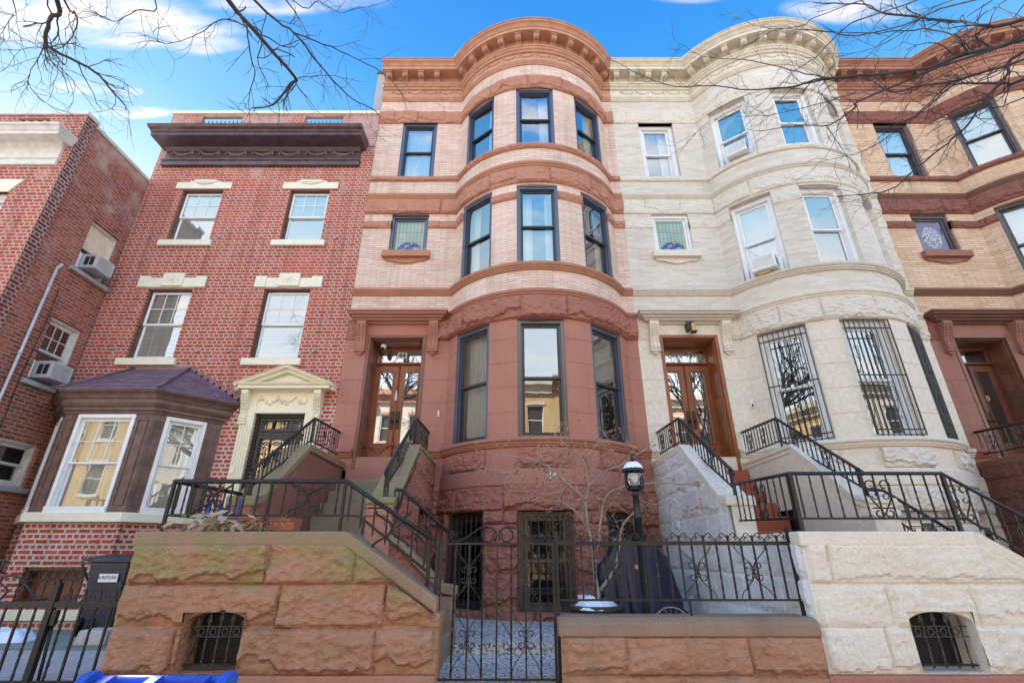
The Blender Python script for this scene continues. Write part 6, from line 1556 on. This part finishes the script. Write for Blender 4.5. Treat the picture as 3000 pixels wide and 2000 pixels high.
# ------------------------------------------------------------------ street trees
LIMBS = [
('L1', [(-3.71, 4.0, 8.13), (-3.59, 4.2, 8.06), (-3.39, 4.6, 8.0), (-3.2, 5.0, 7.95), (-3.29, 5.05, 7.91), (-3.63, 5.3, 7.77), (-4.03, 5.4, 7.81)], 0.032),
('L2', [(-3.62, 4.3, 8.63), (-3.13, 4.6, 8.37), (-2.89, 4.8, 8.13), (-2.5, 5.2, 7.87), (-2.09, 5.4, 7.74)], 0.02),
('L2b', [(-3.13, 4.6, 8.37), (-2.56, 4.9, 8.39), (-2.0, 5.2, 8.33), (-1.6, 5.4, 7.93)], 0.014),
('L3', [(-3.53, 4.2, 7.95), (-3.49, 4.4, 7.58), (-3.44, 4.5, 7.37), (-3.58, 4.7, 7.19), (-3.58, 4.9, 6.86)], 0.015),
('L4', [(-3.55, 4.2, 7.92), (-3.75, 4.2, 8.04), (-3.93, 4.2, 8.02), (-4.27, 4.3, 7.84), (-4.76, 4.4, 7.86), (-5.1, 4.5, 8.3)], 0.012),
('L5', [(-3.4, 4.6, 9.13), (-3.26, 4.7, 8.96), (-3.03, 4.8, 8.59)], 0.013),
('L6', [(-3.51, 4.9, 9.62), (-3.15, 5, 9.75), (-2.74, 5, 9.48), (-2.08, 5.1, 9.91)], 0.01),
('L7', [(-3.2, 5.0, 7.95), (-3.06, 5.1, 8.12), (-2.68, 5.3, 8.34), (-2.31, 5.5, 8.01)], 0.009),
('F1', [(-6.24, 4.2, 8.46), (-6.34, 4.3, 8.25), (-6.5, 4.5, 8.04), (-6.45, 4.6, 8.0), (-6.11, 4.9, 7.97), (-5.96, 5.1, 7.82), (-5.77, 5.2, 7.63)], 0.03),
('F2', [(-6.14, 4.2, 8.46), (-5.9, 4.2, 8.2), (-5.9, 4.3, 8.03), (-6.07, 4.4, 7.82), (-6.34, 4.5, 7.86)], 0.014),
('F3', [(-6.51, 4.5, 8.04), (-6.61, 4.6, 7.93), (-6.76, 4.7, 7.74), (-6.83, 4.8, 7.59), (-6.69, 4.9, 7.4)], 0.01),
('F4', [(-6.6, 4.6, 7.93), (-6.3, 4.8, 7.73), (-6.14, 4.9, 7.54), (-5.89, 5.0, 7.45)], 0.008),
('F5', [(-6.46, 4.6, 7.96), (-6.6, 4.5, 7.93), (-6.82, 4.5, 7.86), (-7.06, 4.5, 7.91)], 0.008),
('F6', [(-5.83, 5.0, 9.79), (-6.06, 5.0, 9.52), (-6.46, 5.1, 9.4), (-6.9, 5.1, 9.68)], 0.012),
('F7', [(-7.18, 4.4, 8.8), (-7.03, 4.4, 8.41), (-7.04, 4.4, 8.04)], 0.01),
('F8', [(-6.46, 5.1, 9.4), (-6.78, 5.1, 9.59), (-6.99, 5.1, 9.86)], 0.007),
('R1', [(7.5, 4.6, 8.68), (7.17, 4.8, 8.83), (7.07, 5.0, 9.26), (6.8, 5.2, 9.64), (6.4, 5.4, 10.12), (6.27, 5.5, 10.5), (5.67, 5.8, 11.04)], 0.028),
('R2', [(7.16, 4.5, 8.09), (6.53, 4.7, 8.07), (5.91, 4.9, 7.99), (4.96, 5.3, 8.34), (4.61, 5.4, 8.35)], 0.036),
('R2b', [(5.52, 5.4, 8.49), (5.16, 5.5, 8.59), (4.72, 5.7, 8.67), (4.07, 5.9, 8.84), (3.53, 6.1, 9.19), (3.01, 6.3, 9.41), (2.5, 6.4, 9.82), (1.93, 6.6, 10.6)], 0.02),
('R2c', [(5.16, 5.5, 8.59), (4.83, 5.8, 9.2), (4.25, 6.1, 9.88), (3.65, 6.3, 10.24), (3.27, 6.5, 11.01)], 0.014),
('R3', [(7.45, 4.8, 8.1), (7.06, 5.0, 8.1), (6.74, 5.2, 8.13), (6.38, 5.4, 8.27), (6.07, 5.5, 8.28), (5.91, 5.6, 8.73)], 0.022),
('R4', [(6.97, 4.6, 7.42), (6.85, 4.7, 7.46), (6.69, 4.9, 7.72), (6.55, 5.1, 7.9), (6.19, 5.3, 7.62), (5.84, 5.6, 7.59)], 0.022),
('R5', [(6.88, 4.4, 7.68), (6.78, 4.6, 7.51), (6.56, 4.8, 7.28), (6.39, 5.0, 7.01), (6.22, 5.2, 6.89), (5.82, 5.5, 6.59), (5.52, 5.6, 6.39), (4.97, 5.9, 6.51)], 0.02),
('R6', [(7.17, 4.8, 8.83), (7.13, 5.0, 8.89), (6.87, 5.3, 9.51), (6.31, 5.5, 9.72), (5.9, 5.7, 10.04), (5.47, 6.0, 10.56)], 0.018),
('R7', [(6.74, 5.2, 8.13), (6.36, 5.4, 7.81), (6.06, 5.6, 7.59), (5.64, 5.9, 7.43), (5.05, 6.1, 7.4)], 0.014),
('R8', [(6.8, 5.2, 9.64), (6.35, 5.4, 9.48), (5.75, 5.6, 8.98), (4.93, 5.9, 8.52)], 0.012),
('R9', [(6.59, 5.0, 9.79), (6.81, 5.2, 9.66), (6.89, 5.3, 9.48)], 0.014),
('R10', [(7.21, 5.0, 9.79), (6.85, 5.2, 9.69), (6.35, 5.5, 9.45), (5.62, 5.7, 9.38)], 0.01),
('R11', [(7.74, 4.8, 9.46), (7.65, 4.7, 8.88)], 0.014),
('R12', [(6.03, 5.2, 9.73), (5.7, 5.5, 9.78), (5.36, 5.8, 9.53), (5.04, 6.1, 9.46), (4.2, 6.5, 8.74)], 0.012),
('R13', [(5.89, 5.2, 9.27), (5.46, 5.6, 9.93), (4.8, 6.1, 10.8), (4.5, 6.4, 11.63)], 0.013),
('R14', [(5.32, 5.3, 8.04), (4.95, 5.7, 8.23), (4.43, 6.1, 8.45), (3.73, 6.4, 8.73), (3.26, 6.6, 8.46)], 0.01),
('R15', [(5.25, 5.0, 7.61), (5.11, 5.2, 7.59), (4.9, 5.5, 7.57), (4.63, 5.8, 7.88), (4.17, 6.1, 8.09)], 0.016),
('R16', [(4.84, 5.5, 7.57), (4.99, 5.6, 7.41), (5.15, 5.7, 7.24)], 0.01),
('R17', [(5.65, 5.6, 10.4), (5.36, 5.8, 10.38), (4.94, 6.1, 10.65), (4.42, 6.4, 10.51)], 0.01),
('R18', [(6.82, 4.6, 7.07), (6.75, 4.9, 7.23), (6.59, 5.1, 7.25), (6.42, 5.3, 7.44)], 0.01),

]
random.seed(21)
def street_tree(label, base, fork, keys, r0, joint, tw, seed):
    random.seed(seed)
    T = thing('street_tree', label, 'tree', base, 'bare street trees')
    mb = MB(); b = Vector(base); f = Vector(fork); pts = [b, b.lerp(f, .35)+Vector((.05, .03, 0)), b.lerp(f, .7)+Vector((-.04, .05, 0)), f]
    limb(mb, pts, r0, .62, .03, 5); mb.build('trunk', 'bark', T)
    tmb = MB()
    for k, pts, r in LIMBS:
        if k not in keys: continue
        P_ = [Vector(p) for p in pts]
        if k in joint:
            st = P_[0]; mid = f.lerp(st, .5)+Vector((0, 0, .35)); P_ = [f, mid]+P_; r2 = r*1.5
        else: r2 = r
        mb = MB(); o, rr = limb(mb, P_, r2*.78, .28, .10, 5); mb.build('branch', 'bark', T)
        i0 = 11 if k in joint else 1
        for i in range(i0, len(o)):
            if i < len(o)-1 and random.random() > tw: continue
            d = (o[i]-o[i-1]).normalized()
            for _ in range(1):
                side = Vector((random.gauss(0, 1), random.gauss(0, .8), random.gauss(0, .9))).normalized()
                twigs(tmb, o[i], d*.9+side*.75, random.uniform(.22, .55), max(.0036, rr[i]*.42), 2 if random.random() < .45 else 1, None, -.02, .75, 0, .22, (1, 3), .6)
    # upper crown above the frame, seen in window reflections
    cr = MB()
    for i in range(7):
        a_ = 2*pi*i/7+.3; d = Vector((cos(a_)*.7, sin(a_)*.5-1.0, .9))
        twigs(cr, f, d, 2.6, r0*.38, 4, None, .05, .7, 0, .16, (2, 3), .5)
    tmb.add(cr.v, cr.f); tmb.build('crown', 'bark', T)
    return T
LK = [k for k, _, _ in LIMBS if k[0] in 'LF']; RK = [k for k, _, _ in LIMBS if k[0] == 'R']
street_tree('bare street tree whose branches hang over the red brick house', (-5.2, -.2, 0), (-4.6, .4, 7.4), LK, .17, ('L1', 'L2', 'L5', 'L6', 'F1', 'F2', 'F6', 'F7'), .62, 31)
street_tree('bare street tree reaching across the white and orange houses from the right', (8.2, .4, 0), (7.6, 1.2, 5.2), RK, .20, ('R1', 'R2', 'R3', 'R4', 'R5', 'R9', 'R10', 'R11', 'R12', 'R13', 'R15', 'R17', 'R18'), .8, 32)
# ------------------------------------------------------------------ houses across the street, lit by the sun and mirrored in the windows
def across(x, w_, h, m, label, trim='cornice42', floors=3):
    OFF[0] = 0
    Hh = thing('row_house', label, 'house', (x+w_/2, -13.4, 0), 'sunlit houses across the street')
    p = Path([(w_, straight(x+w_, -13.4, -1, 0))]); hs_ = []
    fh = (h-1.6)/floors
    for f in range(floors):
        for k in range(3):
            c = w_*(.18+.32*k); hs_.append((c-.5, c+.5, 1.5+f*fh, 1.5+f*fh+1.9))
    mb = MB(); surf(mb, p, 0, w_, 0, h, 0, holes=hs_, reveal=.2); mb.build('brick_wall', m, Hh)
    for a, b, c, d in hs_:
        F = Fr((x+w_-(a+b)/2, -13.4, c), (-1, 0), (0, 1)); mb = MB(); F.frame(mb, b-a, 0, d-c, .07, -.18, -.04); F.box(mb, -.45, .45, -.15, -.09, (d-c)/2-.025, (d-c)/2+.025); wo = mb.build('window', 'whitepaint', Hh)
        mb = MB(); mb.add([F(-.5, -.15, 0), F(.5, -.15, 0), F(.5, -.15, d-c), F(-.5, -.15, d-c)], [(0, 1, 2, 3)]); mb.build('pane', 'bronze', wo)
        mb = MB(); F.box(mb, -.6, .6, 0, .06, d-c+.001, d-c+.18); F.box(mb, -.6, .6, 0, .08, -.12, -.001); mb.build('lintel', trim, Hh)
    mb = MB(); mb.box(x, x+w_, -13.4, -12.9, h-.4, h); mb.box(x, x+w_, -13.4, -13.2, h-.9, h-.4); mb.build('cornice', trim, Hh)
    mb = MB(); mb.box(x, x+w_, -24, -13.65, 0, h-.3); mb.build('roof', 'roofing', Hh)
across(-16, 6.2, 11.5, 'brick_yellow', 'yellow brick house across the street, opposite the far left house'); across(-9.8, 6.2, 12.2, 'brick_white', 'pale house across the street, opposite the red brick house', 'cornice44')
across(-3.6, 6.2, 12.0, 'tan', 'tan stucco house across the street, opposite the peach row house'); across(2.6, 6.2, 12.2, 'brick_yellow', 'yellow brick house across the street, opposite the white house', 'cornice44')
across(8.8, 6.2, 11.8, 'brick_amber', 'orange brick house across the street, opposite the right-hand house'); across(15.1, 6.2, 12, 'tan', 'tan stucco house across the street, second from its right end')
across(-22.4, 6.2, 12, 'tan', 'tan stucco house across the street, second from its left end'); across(-28.8, 6.2, 11.6, 'brick_yellow', 'yellow brick house across the street, at its left end'); across(21.4, 6.2, 12, 'brick_white', 'pale brick house across the street, at its right end')
street_tree('bare street tree on the far pavement, mirrored in the parlour windows', (-.8, -9.8, 0), (-.6, -9.7, 3.4), [], .20, (), .5, 33)
street_tree('second bare street tree on the far pavement, opposite the white house', (6.6, -9.8, 0), (6.8, -9.7, 3.2), [], .20, (), .5, 34)
bpy.context.view_layer.update()
